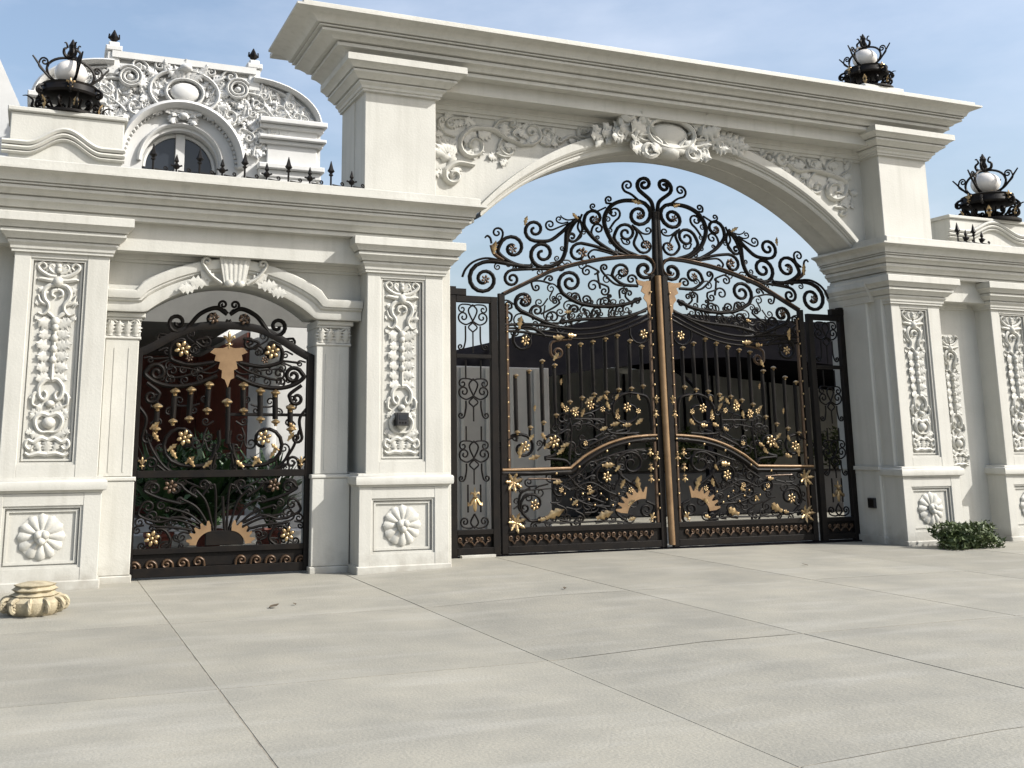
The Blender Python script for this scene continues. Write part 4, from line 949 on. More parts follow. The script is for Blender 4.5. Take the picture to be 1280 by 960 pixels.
def side_panel(mirror):
    side = 'right' if mirror else 'left'
    t = thing('gate_side_panel', 'narrow fixed black iron side panel at the %s of the big gate' % side, 'gate panel', ((12.7 if mirror else 5.9), GY, .05), 'fixed side panels of the big gate')
    X = lambda x: 2*XC+.05-x if mirror else x
    def bx(name, x0, x1, z0, z1, y0=-.04, y1=.04, m=IRON):
        a, c = sorted((X(x0), X(x1))); q = MB(); q.bbox(a, c, GY+y0, GY+y1, z0, z1, .006); return q.build(name, m, t)
    bx('outer_post', 5.52, 5.70, .03, 3.93); bx('inner_post', 6.26, 6.37, .05, 3.80); bx('top_rail', 5.70, 6.26, 3.70, 3.80); bx('bottom_rail', 5.70, 6.26, .07, .17); bx('kick_rail', 5.70, 6.26, .35, .42)
    bx('mid_rail', 5.70, 6.26, 2.87, 2.93); bx('post_cap', 5.50, 5.86, 3.80, 3.90, -.05, .05)
    q = MB(); a_, c_ = sorted((X(5.70), X(6.26))); q.box(a_, c_, GY+.012, GY+.022, .17, .35); q.build('kick_plate', IRON, t)
    xm = 5.98; g = Iron(t, GY)
    def ln(pts, end, r=.013, m=IRON, name='scroll'):
        for s_ in (-1, 1):
            f = lambda p: (xm+s_*(p[0]), p[1])
            P = [(X(a), c) for a, c in [f(p) for p in scroll(pts, end, k=4)]]
            q = MB(); q.ptube(P, r, GY, n=6); q.build(name, m, t, 60)
    for zt, zb in ((3.68, 2.95), (2.85, 1.95), (1.88, 1.05)):
        zc = zt-.18 if zt > 3 else zb+.45
        ln([(0, zc+.17), (.07, zc+.08), (0, zc-.08)], None); ln([(0, zc-.08), (.10, zc-.13)], (.15, zc-.02, .095, 1.35, 1)); ln([(0, zc+.15), (.07, zc+.17)], (.17, zc+.10, .07, 1.2, -1), .012)
        ln([(.12, zc-.15), (.12, zb+.2), (.14, zb+.10)], (.20, zb+.09, .05, 1.2, 1)); ln([(0, zc-.10), (.07, zc-.17), (0, zc-.24)], None, .012)
        ln([(.12, zc+.17), (.12, zt)], None, .012)
        q = MB(); q.ptube([(X(xm), zc-.24), (X(xm), zb)], .011, GY, n=6); q.build('bar', IRON, t, 60)
    ln([(.10, 1.05), (.10, .80), (.10, .66)], None); 
    ln([(0, .44), (.06, .52), (0, .64)], None); ln([(0, .46), (.08, .44)], (.15, .53, .075, 1.4, 1)); 
    put(FLEUR, 'gilt_fleur', t, placeM(X(xm), GY-.02, .92, .26, pi))
    for k in range(3):
        x = 5.80+k*.17; q = MB()
        for s_ in (-1, 1): q.ptube(scroll([(X(x), .20), (X(x)+s_*.035, .245)], (X(x)+s_*.05, .285, .036, 1.2, s_), k=3), .011, GY-.005, n=5)
        q.build('kick_curl', BROWN, t, 60)
    return t
side_panel(False); side_panel(True)

# ---- pedestrian gate
PY = .5
tp = thing('pedestrian_gate', 'small black iron gate with gilt leaf plate and rosettes under the small arch', 'gate', (2.28, PY, .02))
XP = 2.275
def pbx(name, x0, x1, z0, z1, y0=-.03, y1=.03, m=IRON):
    q = MB(); q.bbox(x0, x1, PY+y0, PY+y1, z0, z1, .006); return q.build(name, m, tp)
pbx('post', 1.11, 1.21, .03, 2.80); pbx('post', 3.34, 3.44, .03, 2.80); pbx('bottom_rail', 1.21, 3.34, .03, .14); pbx('kick_rail', 1.21, 3.34, .30, .37); pbx('mid_rail', 1.21, 3.34, 1.22, 1.31); pbx('kick_plate', 1.21, 3.34, .14, .30, .012, .022) 
pbx('bar_rail', 2.28, 3.34, 1.99, 2.03, -.015, .015)
g1, g2 = zm(140, 360, 4.2667), zm(140, 550, 4.2667); SC[g1] = SC[g2] = 4.2667
for mir in (True, False):
    g = Iron(tp, PY, XP if mir else None); A = g.bar          # traced on the right half, mirrored for the left
    A(g1, (1085, 385, 1000, 340, 900, 275, 800, 225, 700, 205, 615, 200), None, r=.04, name='head_band', taper=0, rd=.03)
    A(g1, (630, 140, 690, 112, 770, 150, 820, 215), (882, 205, 55, 1.4, -1), r=.022)
    A(g1, (628, 138, 645, 120), (655, 92, 30, 1.4, -1), r=.013); A(g1, (625, 170, 640, 190), (700, 168, 40, 1.2, -1), r=.014)
    A(g1, (900, 275, 960, 270), (958, 292, 28, 1.2, 1), r=.012)
    A(g1, (680, 400, 800, 420, 890, 400), (855, 345, 82, 1.3, -1), r=.02)
    A(g1, (660, 470, 760, 515, 870, 535, 960, 520, 1020, 480), (966, 468, 48, 1.5, -1), r=.022)
    A(g1, (1010, 520, 950, 565), (985, 590, 36, 1.3, -1), r=.018)
    A(g1, (650, 390, 720, 440, 830, 480), (890, 455, 36, 1.3, -1), r=.012); A(g1, (700, 270, 780, 290), (735, 290, 36, 1.4, 1), r=.014)
    A(g1, (760, 330, 780, 310), (790, 340, 24, 1.2, 1), r=.011); A(g1, (880, 510, 880, 490), (905, 500, 22, 1.2, 1), r=.011); A(g1, (1000, 400, 900, 390, 960, 420), None, r=.012)
    A(g1, (740, 440, 760, 430), (775, 460, 24, 1.2, 1), r=.01); A(g1, (640, 430, 700, 460, 800, 440, 900, 430), None, r=.01)
    for x, y0, y1 in ((700, 520, 640), (790, 550, 685), (870, 560, 700), (950, 640, 740)):
        A(g1, (x, y0, x, y1), None, r=.026, name='bar', taper=0, k=2); g.at(g1, x, y0, COLLAR, 'collar', 24); g.at(g1, x, y1+15, COLLAR, 'collar', 22)
    A(g1, (650, 960, 640, 880, 690, 960, 760, 990, 860, 985, 930, 940), None, r=.016)
    A(g1, (640, 830, 655, 900, 700, 945), (812, 820, 120, 1.0, -1), r=.02); A(g1, (1000, 760, 960, 860, 880, 960, 760, 1010), None, r=.014)
    A(g1, (630, 760, 625, 830, 655, 900, 660, 990), None, r=.018)
    for k in range(7):
        u = k/6; g.at(g1, 700+280*u, 985-200*u*u-30, LEAF_G, 'gilt_leaf', 58, -.9+1.5*(k % 2)); 
    g.at(g1, 850, 340, ROSE_G, 'rosette', 48); g.at(g1, 808, 798, ROSE_G, 'rosette', 46); g.at(g1, 702, 168, ROSE_D, 'rosette', 36)
    g.at(g1, 812, 385, ROSE_D, 'rosette', 24)
    S_ = g.sprout
    S_(g1, (660, 470, 760, 515, 870, 535, 960, 520), 4, 22, -1); S_(g1, (680, 400, 800, 420, 890, 400), 3, 20, 1); S_(g1, (650, 985, 760, 1010, 880, 960, 960, 860), 5, 24); S_(g1, (640, 830, 655, 900, 700, 945), 3, 22, 1)
    S_(g1, (1000, 760, 960, 700, 940, 650), 2, 22); S_(g1, (1085, 420, 1000, 380, 930, 330, 850, 270), 3, 18, -1); S_(g1, (640, 600, 740, 620, 860, 640, 1000, 620), 5, 20); S_(g1, (640, 690, 700, 760, 690, 860), 4, 24); S_(g1, (650, 300, 720, 330, 800, 300, 860, 290), 4, 20); A(g1, (1040, 640, 1000, 700, 1010, 780), (985, 800, 40, 1.3, 1), r=.015); A(g1, (1030, 900, 1000, 960), (960, 930, 34, 1.3, -1), r=.014)
    # lower panel: fan of rods
    for k in range(6):
        a = radians(86-13*k); L_ = 300-22*k
        A(g2, (610+6*k, 500, 610+20*k+L_*.45*cos(a), 500-L_*.62*sin(a), 610+26*k+L_*1.0*cos(a), 500-L_*.86*sin(a)), (610+26*k+L_*cos(a)+16, 500-L_*.86*sin(a)+8, 14, 1.0, 1), r=.012, name='fan_rod')
    A(g2, (700, 440, 800, 400, 900, 420, 1000, 380), (960, 340, 34, 1.3, -1), r=.013); A(g2, (800, 330, 900, 300, 980, 260), (940, 250, 36, 1.4, -1), r=.015)
    A(g2, (1020, 560, 900, 565, 840, 530), (905, 500, 56, 1.1, 1), r=.015); A(g2, (720, 300, 780, 260), (830, 255, 34, 1.3, 1), r=.013); A(g2, (690, 290, 660, 240), (690, 235, 26, 1.2, 1), r=.012)
    P = []; cx_, cy_ = 640, 560
    for k in range(21):
        a = radians(-86+80*k/20); R_o = 135 if k % 4 in (1, 2) else 112; P += [cx_+R_o*cos(a)-10, cy_+R_o*sin(a)]
    for k in range(9):
        a = radians(-6-80*k/8); P += [cx_+78*cos(a)-10, cy_+78*sin(a)]
    g.plate(g2, P, 'sunburst', BRASS)
    g.at(g2, 932, 500, ROSE_G, 'rosette', 44); g.at(g2, 860, 240, ROSE_D, 'rosette', 40); g.at(g2, 1005, 130, FLEUR, 'gilt_fleur', 60)
    g.sprout(g2, (700, 440, 800, 400, 900, 420, 1000, 380), 4, 24); g.sprout(g2, (720, 300, 800, 330, 900, 300, 980, 260), 3, 22); g.sprout(g2, (640, 300, 700, 250, 820, 220, 1000, 200), 6, 24); g.sprout(g2, (650, 520, 760, 480, 900, 440, 1020, 430), 6, 22); g.sprout(g2, (760, 540, 860, 520, 980, 540), 4, 20); g.sprout(g2, (700, 560, 800, 575, 900, 570, 1000, 560), 4, 20, -1)
    for k in range(5):
        A(g2, (655+k*80, 680, 660+k*80, 640), (690+k*80, 640, 26, 1.3, 1), r=.013, name='kick_curl', m=BROWN)
g = Iron(tp, PY)
g.plate(g1, (620, 310, 650, 322, 700, 320, 722, 345, 690, 358, 695, 388, 660, 392, 668, 430, 648, 440, 650, 480, 630, 490, 615, 532, 600, 490, 582, 480, 585, 440, 565, 430, 575, 395, 545, 388, 552, 358, 522, 345, 545, 322, 590, 322), 'leaf_plate', BRASS)
g.at(g1, 622, 300, FLEUR, 'gilt_fleur', 90)
g.bar(g1, (620, 530, 618, 700, 615, 830), None, r=.022, name='bar', taper=0, k=2); g.at(g1, 612, 608, COLLAR, 'collar', 26); g.bar(g2, (600, 490, 595, 400, 590, 300), None, r=.014, name='fan_rod', taper=0, k=2)
b = MB(); x, z = trace(*g2(600, 490)[0], PY); b.bbox(x-.24, x+.24, PY-.02, PY+.02, .38, z+.02, .008); b.build('fan_base', IRON, tp)

# ================================================================== COURTYARD BEHIND THE GATES
tc = thing('carport', 'dark flat carport roof on slim posts seen through the big gate', 'carport', (9.5, 8, 0))
rf = MB(); vs = []; CPY = 5.0
top = [(520, 470), (565, 449), (600, 441), (640, 428), (690, 411), (740, 400), (800, 394), (850, 392), (920, 396), (1000, 402), (1060, 404), (1160, 420), (1300, 450)]
low = [(520, 474), (565, 462), (600, 464), (640, 467), (690, 470), (740, 462), (800, 455), (850, 448), (920, 446), (1000, 452), (1060, 458), (1160, 470), (1300, 490)]
n = len(top)
for a, c in zip(top, low):
    x, z = trace(*a, CPY); x2, z2 = trace(*c, CPY)
    for y, zz in ((CPY, z), (CPY, z2), (11.4, z2+.25), (11.4, z)): vs.append((x, y, zz))
vs += [(36, y, z) for _, y, z in vs[-4:]]  # roof carried on out of view to keep sun off the rear wall
rf.add(vs, [(4*i+k, 4*i+(k+1) % 4, 4*(i+1)+(k+1) % 4, 4*(i+1)+k) for i in range(n) for k in range(4)]+[(0, 3, 2, 1), (4*n, 4*n+1, 4*n+2, 4*n+3)]); rf.build('roof', CANOPY, tc, 30)
for x in (8.6, 13.2, 17.6, 22.5):
    b = MB(); b.box(x-.06, x+.06, 5.3, 5.42, -.02, 3.35); b.ptube(catmull([(x-.06, 2.3), (x-.3, 2.8), (x-.75, 3.15)], 5), .04, 5.36); b.build('post', CANOPY, tc)
b = MB(); b.box(5.0, 30, 11.2, 11.5, -.02, 3.6); o = b.build('rear_wall', GREYW); tag(o, 'plain grey courtyard wall behind the carport', 'wall')
for k in range(16):
    c = MB(); c.box(6.2+k*.95, 6.26+k*.95, 11.17, 11.2, 0, 3.6); c.build('wall_rib', CANOPY, o)
b = MB(); b.bbox(6.6, 9.15, 4.7, 4.95, -.02, 3.05, .02); o = b.build('side_screen', BEIGEW); tag(o, 'pale beige screen wall behind the left end of the big gate', 'wall')
for k in range(5): 
    c = MB(); c.box(6.8+k*.5, 6.86+k*.5, 4.66, 4.7, 0, 3.0); c.build('screen_strip', STONE, o)
wl = thing('wall_lamp', 'small round wall lamp on an arm under the carport', 'lamp', (12.2, 6.2, 2.6)); x, z = trace(778, 461, 6.2)
b = MB(); b.box(x-.35, x, 6.18, 6.22, z-.015, z+.015); b.build('arm', GREYW, wl); b = MB(); b.ell((x+.05, 6.2, z), .16, .16, .11, 10, 6); b.build('lamp_shade', GREYW, wl)
# low planter walls with shrubs
def foliage(name, label, cat, c, r, n, m=LEAF, seed=1, size=.12, stems=5, group=None, long=False):
    rnd = random.Random(seed); t = thing(name, label, cat, (c[0], c[1], c[2]-r[2] if not long else c[2]), group)
    b = MB()
    for k in range(n):
        while True:
            p = [rnd.uniform(-1, 1) for _ in range(3)]
            d = p[0]**2+p[1]**2+p[2]**2
            if .15 < d < 1: break
        lump = .75+.25*sin(5*p[0]+seed)*cos(4*p[2]+2*p[1])
        q = Vector((c[0]+p[0]*r[0]*lump, c[1]+p[1]*r[1]*lump, c[2]+p[2]*r[2]*lump))
        a = Vector((rnd.uniform(-1, 1), rnd.uniform(-1, 1), rnd.uniform(-.3, 1))).normalized(); u = a.cross(Vector((rnd.uniform(-1, 1), rnd.uniform(-1, 1), rnd.uniform(-1, 1)))).normalized()
        s_ = size*rnd.uniform(.6, 1.3); b.add([q-u*s_*.3, q+a*s_*.5-u*0.0, q+u*s_*.3, q+a*s_*1.1], [(0, 1, 3), (1, 2, 3)] if False else [(0, 2, 3)])
    b.build('crown', m, t, 0)
    s = MB()
    for k in range(stems):
        a = 2*pi*k/stems; s.tube([(c[0]+.03*cos(a), c[1]+.03*sin(a), c[2]-r[2]), (c[0]+r[0]*.4*cos(a), c[1]+r[1]*.4*sin(a), c[2])], [.02, .008], 5)
    s.build('stem', STEM, t); return t
def fan_plant(c, n, L, label, seed, group):
    rnd = random.Random(seed); t = thing('strap_leaf_plant', label, 'plant', c, group); lv = None
    for k in range(n):
        a = rnd.uniform(0, 2*pi); tilt = rnd.uniform(.15, 1.15); l = L*rnd.uniform(.6, 1.1); b = MB(); V = []
        for i in range(6):
            u = i/5; ra = l*u*sin(tilt*(.4+.8*u)); h = l*u*cos(tilt*(.4+.8*u)); wv = .05*l*sin(pi*(.12+.88*u))+.003
            dx, dy = cos(a), sin(a); V += [(c[0]+dx*ra-dy*wv, c[1]+dy*ra+dx*wv, c[2]+h), (c[0]+dx*ra+dy*wv, c[1]+dy*ra-dx*wv, c[2]+h)]
        b.add(V, [(2*i, 2*i+1, 2*i+3, 2*i+2) for i in range(5)]); b.build('leaf', LEAF, t, 60)
    return t
b = MB(); b.bbox(6.0, 12.0, 8.3, 9.3, -.02, .85, .02); o = b.build('planter_wall', PLANTER); tag(o, 'low dark slate planter behind the left half of the big gate', 'planter')
c = MB(); c.box(6.05, 11.95, 8.35, 9.25, .85, .87); c.build('soil', SOIL, o)
b = MB(); b.bbox(12.1, 22, 7.6, 8.6, -.02, .95, .02); o = b.build('planter_wall', PLANTER); tag(o, 'low dark slate planter behind the right half of the big gate', 'planter')
c = MB(); c.box(12.15, 21.95, 7.65, 8.55, .95, .97); c.build('soil', SOIL, o)
SG = 'dark shrubs in the courtyard planters'
for k, (x, y, z, rx, rz) in enumerate(((9.4, 8.8, 1.25, .9, .42), (11.2, 8.8, 1.3, .95, .48), (14.2, 8.1, 1.5, 1.1, .55), (16.6, 8.1, 1.45, 1.1, .5), (19.0, 8.1, 1.5, 1.1, .55))):
    foliage('shrub', 'dark planter shrub seen through the %s' % ('left side panel of the big gate', 'left leaf of the big gate', 'right gate leaf beside the brass bar', 'middle of the right gate leaf', 'right side panel of the big gate')[k], 'shrub', (x, y, z), (rx, .5, rz), 900, LEAF2, 20+k, .10, group=SG)

# ================================================================== HOUSE
th = thing('house', 'white ornate house with carved round-topped gable and arched window behind the left wall', 'house', (2.6, 12, 0))
HY = 9.0
HX = 2.56
b = MB(); b.box(-6, 5.75, HY+.3, HY+8, 3.9, 7.5).box(-6, 5.75, HY+4, HY+8, 0, 3.9); b.build('wall', HOUSE, th)
b = MB(); b.box(3.72, 5.75, 6.5, HY+4.1, 0, 3.85); b.build('porch_wall', HOUSE, th)
b = MB(); b.box(3.66, 3.715, 6.52, HY+3.85, 0, 3.72); b.build('darkening_panel', DOORM, th)  # dark sheet added to darken the porch wall's pale side face
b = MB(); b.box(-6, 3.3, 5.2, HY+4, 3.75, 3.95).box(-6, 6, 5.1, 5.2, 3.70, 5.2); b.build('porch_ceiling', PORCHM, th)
b = MB(); b.box(-2.5, 4.6, HY+3.9, HY+4.02, 0, 3.75); b.build('porch_door', DOORM, th)
for k in range(7):
    c = MB(); c.box(-2.4+k*.95, -1.55+k*.95, HY+3.86, HY+3.9, .15, 3.5); c.build('door_panel', DOORM, th)
b = MB(); b.lathe([(.20, 0), (.20, .1), (.16, .15), (.15, 2.6), (.19, 2.7), (.22, 2.75), (.22, 3.75)], (4.05, 6.2, 0), 16); pc = b.build('porch_column', HOUSE, th)
for k in range(5): put(LEAF_A, 'column_leaf', pc, placeM(3.98+.03*k, 6.02, 2.78+.16*(k % 3), .25, -.4+.25*k))
# gable
zt = 9.80; W2 = 1.50
gp = [(HX-3.1, 7.3)]
def shoulder(s_):
    L = []
    for i in range(13):
        u = i/12; a = u*pi/2; L.append((HX+s_*(W2+1.55*sin(a)), 8.72+.95*cos(a)))
    return L
sr = shoulder(1); sl_ = shoulder(-1)
poly = [(HX-3.1, 7.3), (HX+3.1, 7.3), (HX+3.1, 8.72)]+sr[::-1]+[(HX+W2, zt), (HX-W2, zt)]+sl_+[(HX-3.1, 8.72)]
# wall face with the arched window left open
wr = .81; wz = 7.53
b = MB(); arcw = [(HX+wr*cos(pi-pi*i/24), wz+wr*sin(pi-pi*i/24)) for i in range(25)]
def top_at(x):
    d = abs(x-HX)
    if d <= W2: return zt
    u = min(1, (d-W2)/1.55); return 8.72+.95*math.sqrt(max(0, 1-u*u))
xsL = sorted(set([HX-3.1+6.2*i/62 for i in range(63)]+[a for a, _ in arcw])); V = []; Fc = []
for i, x in enumerate(xsL):
    lo = 7.2 if abs(x-HX) >= wr else wz+math.sqrt(max(0, wr*wr-(x-HX)**2))
    V += [(x, HY, lo), (x, HY, top_at(x)), (x, HY+.5, lo), (x, HY+.5, top_at(x))]
for i in range(len(xsL)-1):
    a = 4*i; c = a+4; Fc += [(a, c, c+1, a+1), (a+2, a+3, c+3, c+2), (a, a+2, c+2, c), (a+1, c+1, c+3, a+3)]
b.add(V, Fc); gb = b.build('gable', HOUSE, th, 20)
b = MB(); b.prism([(x, z) for x, z in arcw]+[(HX+wr, 7.2), (HX-wr, 7.2)], HY+.30, HY+.34); gl = b.build('window_glass', GLASS, th, 20)
b = MB(); b.bbox(HX-.10, HX+.10, HY+.20, HY+.30, 7.2, wz+wr-.02, .01); b.ptube([(x*.94+HX*.06, z*.94+wz*.06) for x, z in arcw], .05, HY+.27); b.build('window_frame', HOUSE, gl, 40)
for (rr, th_, yy, rd_) in ((.88, .055, HY-.02, .10), (1.30, .10, HY-.12, .22)):
    b = MB(); b.ptube([(HX+rr*cos(pi-pi*i/30), wz+.05+rr*sin(pi-pi*i/30)) for i in range(31)], th_, yy, rd=rd_); b.build('arch_moulding', HOUSE, th, 50)
b = MB()
for i in range(36):
    a = pi*(i+.5)/36; b.ell((HX+1.20*cos(a), HY-.02, wz+.05+1.20*sin(a)), .05, .08, .05, 6, 4)
b.build('bead_row', HOUSE, th, 60, kind='stuff')
for z0, h, p in ((zt-.02, .14, .16), (zt-.18, .07, .08)):
    b = MB(); b.box(HX-W2-.05, HX+W2+.05, HY-p, HY+.55, z0, z0+h); b.build('gable_cornice', HOUSE, th)
for s_ in (-1, 1):
    b = MB(); sh = shoulder(s_); b.ptube([(x, z) for x, z in sh], .07, HY-.05, rd=.2); b.ptube([(x-.16*s_, z-.10) for x, z in sh], .05, HY-.02, rd=.1); b.build('shoulder_coping', HOUSE, th, 50)
    b = MB(); xa, xb = (HX+1.75, HX+3.05) if s_ > 0 else (HX-3.05, HX-1.75)
    for z0, z1, p in ((8.66, 8.78, .22), (8.56, 8.66, .12), (8.30, 8.38, .2), (8.2, 8.30, .1), (7.62, 7.74, .16), (7.45, 7.62, .06), (7.2, 7.3, .14)): b.bbox(xa-.05-p*.3, xb+p*.6, HY-p-.1, HY+.5, z0, z1, .02)
    b.bbox(xa+.1, xb-.05, HY-.12, HY+.5, 7.2, 8.6, .02); b.build('entablature', HOUSE, th)
    b = MB(); xs_ = HX+s_*(W2+.02)
    b.bbox(xs_-.13, xs_+.13, HY-.12, HY+.4, 9.4, zt+.12, .02).bbox(xs_-.17, xs_+.17, HY-.16, HY+.4, zt+.12, zt+.24, .02).bbox(xs_-.11, xs_+.11, HY-.1, HY+.3, zt+.24, zt+.34, .02)
    pn = b.build('pinnacle', HOUSE, th)
    b = MB(); zf = zt+.34; b.lathe([(.02, 0), (.02, .06), (.08, .10), (.10, .17), (.06, .24), (.012, .34)], (xs_, HY+.1, zf), 8)
    for k in range(4): b.tube([(xs_, HY+.1, zf+.08), (xs_+.11*cos(k*1.57), HY+.1+.11*sin(k*1.57), zf+.15), (xs_+.10*cos(k*1.57), HY+.1+.1*sin(k*1.57), zf+.24)], .02, 5)
    b.build('finial', IRON, pn)
    b = MB(); vx, vz = HX+s_*1.16, 9.38
    b.ptube([(vx+s_*(.25-.16*i/40)*1.1*cos(2*pi*i/18+.6), vz+(.25-.16*i/40)*sin(2*pi*i/18+.6)) for i in range(40)], .034, HY-.12, rd=.09)
    b.ell((vx, HY-.1, vz), .08, .12, .07, 8, 6); b.build('volute_disc', HOUSE, th, 60)
# carved cartouche and foliage of the gable
b = MB(); zc = 9.15
b.ell((HX, HY-.16, zc), .31, .13, .22, 16, 8); cg = b.build('gable_cartouche', HOUSE, th, 60)
b = MB(); b.ptube([(HX+.74*cos(a), zc+.02+.50*sin(a)) for a in [2*pi*k/30 for k in range(31)]], .045, HY-.10, rd=.10); b.ptube([(HX+.40*cos(a), zc+.30*sin(a)) for a in [2*pi*k/24 for k in range(25)]], .035, HY-.16, rd=.08)
b.ell((HX, HY-.2, zc+.56), .14, .14, .09, 8, 6); b.ell((HX, HY-.12, zc-.52), .12, .14, .08, 8, 6); b.build('cartouche_frame', HOUSE, cg, 50)
LEAF_H = leaf_mesh('gable_leaf', HOUSE)
for k in range(26):
    a = 2*pi*k/26; put(LEAF_H, 'carved_leaf', cg, placeM(HX+.74*cos(a), HY-.10, zc+.02+.50*sin(a), .26, pi/2-a+.5*(1 if k % 2 else -1), .8, 1.2))
for k in range(6): put(LEAF_H, 'carved_leaf', cg, placeM(HX+.06*(k-2.5), HY-.12, zc+.30, .30, .35*(k-2.5), .8, 1.2)); put(LEAF_H, 'carved_leaf', cg, placeM(HX+.06*(k-2.5), HY-.12, zc-.30, .28, pi-.35*(k-2.5), .8, 1.2))
rnd = random.Random(5); spots = []
for s_ in (-1, 1):
    b = MB()
    for (x0, z0, cx_, cz_, r_, sg) in ((.55, 8.95, 1.0, 8.75, .22, 1), (.9, 9.3, 1.6, 9.1, .2, -1), (1.2, 8.6, 1.75, 8.75, .2, -1), (1.5, 9.0, 2.1, 9.0, .2, 1), (.7, 9.5, 1.0, 9.66, .16, -1), (1.5, 8.4, 2.0, 8.5, .18, 1), (2.0, 9.0, 2.5, 8.9, .14, 1), (.3, 9.6, .55, 9.72, .12, -1), (1.55, 7.9, 1.65, 8.2, .14, 1), (.75, 9.0, .78, 8.78, .12, -1), (1.35, 9.0, 1.5, 8.85, .10, 1), (1.9, 9.2, 1.75, 9.3, .1, -1), (2.2, 9.1, 2.35, 9.15, .09, 1), (1.2, 8.4, 1.45, 8.3, .12, -1), (.6, 9.2, .8, 9.25, .1, 1), (1.65, 8.55, 1.62, 8.7, .09, 1), (2.4, 8.85, 2.7, 8.85, .08, -1)):
        P = scroll([(x0, z0), ((x0*2+cx_)/3, (z0*2+cz_)/3+.12)], (cx_, cz_, r_, 1.3, sg), k=4)
        b.ptube([(HX+s_*x, z) for x, z in P], .033, HY-.06, rd=.09); spots += [(HX+s_*x, z) for x, z in P[::3] if z < top_at(HX+s_*x)-.28]
    gr = b.build('gable_carving', HOUSE, th, 50)
for (x, z) in spots:
    put(LEAF_H, 'carved_leaf', gr, placeM(x, HY-.05, z, rnd.uniform(.15, .28), rnd.uniform(0, 6.28), .8, 1.5))
rnd = random.Random(9); cnt = 0
while cnt < 270:
    x = HX+rnd.uniform(-2.7, 2.7); z = rnd.uniform(7.9, 9.85)
    if hypot(x-HX, z-wz) < 1.5 or z > top_at(x)-.34 or (abs(x-HX) > 1.7 and z < 8.8): continue
    put(LEAF_H, 'carved_leaf', gr, placeM(x, HY-.03, z, rnd.uniform(.13, .26), rnd.uniform(0, 6.28), .8, 1.7)); cnt += 1
b = MB(); b.prism([(-9, 7.3), (-.6, 7.3), (-.6, 8.6), (-1.7, 10.9), (-9, 10.9)], HY+1.5, HY+7); b.build('mansard_roof', HOUSE, th)

b = MB(); b.bbox(1.2, 4.6, 4.9, 6.4, -.03, .17, .015).bbox(1.2, 4.6, 5.3, 6.4, .17, .34, .015); o = b.build('porch_steps', HOUSE); tag(o, 'two pale stone steps behind the small gate', 'steps')
# plants and pots behind the small gate
QG = 'strap-leaved plants behind the small gate'
for k, (x, y, L, lb) in enumerate(((1.75, 2.6, 1.5, 'leftmost dark green strap-leaved plant behind the small gate'), (2.5, 2.9, 1.7, 'middle dark green strap-leaved plant behind the small gate'), (3.35, 2.6, 1.45, 'rightmost dark green strap-leaved plant behind the small gate'))):
    fan_plant((x, y, .40), 44, L*.85, lb, 40+k, QG)
    b = MB(); b.lathe([(.13, 0), (.15, .03), (.20, .34), (.22, .36), (.22, .41), (.18, .41), (.17, .38)], (x, y, -.02), 18)
    o = b.build('plant_pot', POT); tag(o, '%s terracotta pot behind the small gate' % ('leftmost', 'middle', 'rightmost')[k], 'pot', 'terracotta pots behind the small gate')
    c = MB(); c.lathe([(.175, .36), (.01, .38)], (x, y, 0), 12); c.build('soil', SOIL, o)
foliage('shrub', 'low dark green shrub added to darken the space behind the pots of the small gate', 'shrub', (2.35, 3.2, 1.0), (1.35, .35, .62), 2600, LEAF, 63, .12)  # leaf mass added to darken the passage behind the gate
foliage('shrub', 'dense dark green shrub filling the passage behind the small gate', 'shrub', (2.5, 4.4, 1.0), (1.4, .6, .85), 1500, LEAF, 61, .13)

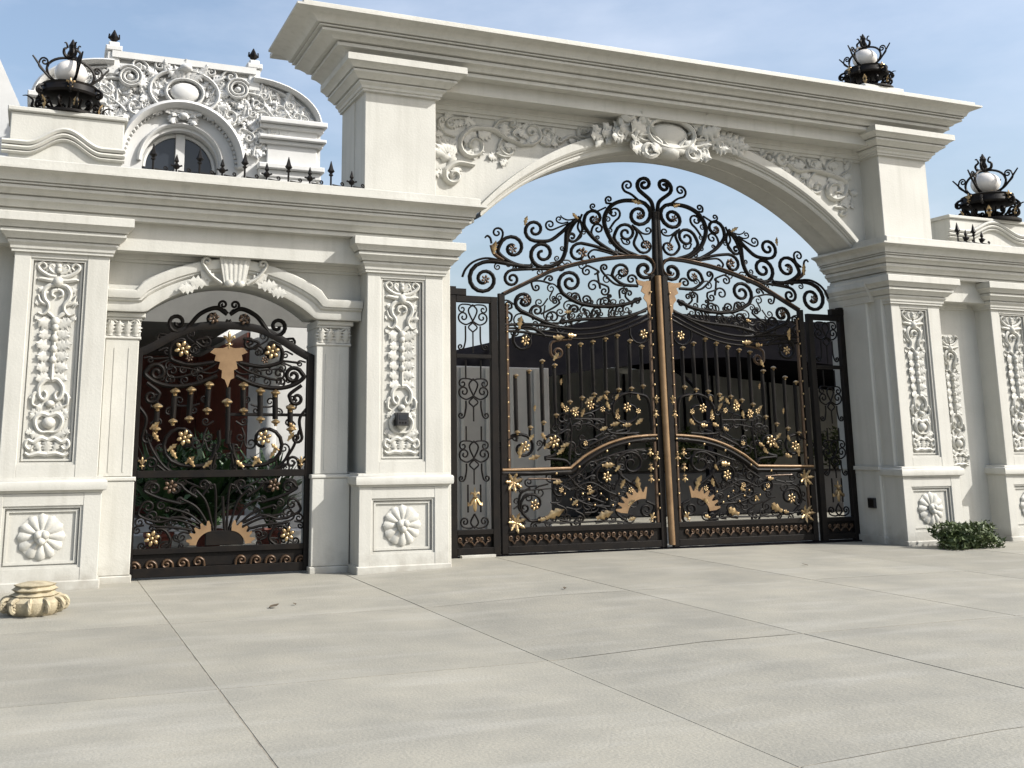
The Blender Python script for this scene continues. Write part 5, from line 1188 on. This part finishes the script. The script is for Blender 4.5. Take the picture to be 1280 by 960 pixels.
# ================================================================== FOREGROUND SMALL THINGS
foliage('shrub', 'low dark green shrub at the foot of the right pier', 'shrub', (13.66, -.52, .19), (.78, .45, .29), 4200, LEAF2, 77, .062, stems=9)
b = MB()                                                     # carved stone ornament at the left foot
tu = thing('carved_stone_ornament', 'weathered ochre carved stone ornament of curls and fluting at the bottom left', 'ornament', (.10, -1.66, 0))
ux, uy = .10, -1.66
b.lathe([(.20, -.02), (.24, .02), (.27, .07), (.27, .13), (.22, .17)], (ux, uy, 0), 24, wob=.05); b.build('curled_base', OCHRE, tu, 50)
for k in range(11):
    a = 2*pi*k/11; c = MB(); P = scroll([(.17, .15), (.27, .155)], (.27, .085, .055, 1.5, -1), k=4); c.tube([(ux+q[0]*cos(a), uy+q[0]*sin(a), q[1]) for q in P], .02, 5); c.build('stone_curl', OCHRE, tu, 60)
b = MB(); b.lathe([(.19, .16), (.22, .185), (.17, .21), (.205, .235), (.17, .26), (.19, .28), (.10, .30)], (ux, uy, 0), 22, wob=.07); b.build('fluted_top', OCHRE, tu, 50)
def dryleaf(x, y, a, s_, label):
    b = MB(); V = []
    for u, wv, h in ((0, .01, 0), (.3, .32, .08), (.6, .36, .12), (1, .02, .22)): V += [(u-.5, -wv, h), (u-.5, 0, h-.05), (u-.5, wv, h+.04)]
    V = [(x+s_*(p[0]*cos(a)-p[1]*sin(a)), y+s_*(p[0]*sin(a)+p[1]*cos(a)), gh(x)+.012+s_*p[2]) for p in V]
    b.add(V, [(3*i+j, 3*i+j+1, 3*i+j+4, 3*i+j+3) for i in range(3) for j in range(2)]); o = b.build('dry_leaf', STEM, smooth=60); tag(o, label, 'leaf')
dryleaf(2.38, -2.2, .3, .11, 'dry brown leaf on the paving in front of the small gate'); dryleaf(2.62, -2.1, 1.9, .05, 'tiny dry leaf right of the bigger leaf on the paving')
dryleaf(5.6, -2.4, 1.2, .06, 'dry leaf on the paving in front of the middle pier'); dryleaf(9.6, -1.6, 2.2, .07, 'dry leaf on the paving before the right gate leaf')

b = MB(); b.bbox(5.72, 6.25, .86, .93, gh(5.9)-.01, gh(5.9)+.035, .006); o = b.build('threshold_plate', STONE); tag(o, 'narrow pale threshold plate at the foot of the left gate side panel', 'threshold')
b = MB(); b.box(5.40, 12.95, .90, 1.10, gh(9)-.02, gh(9)+.004); o = b.build('gate_track', CANOPY); o['kind'] = 'structure'
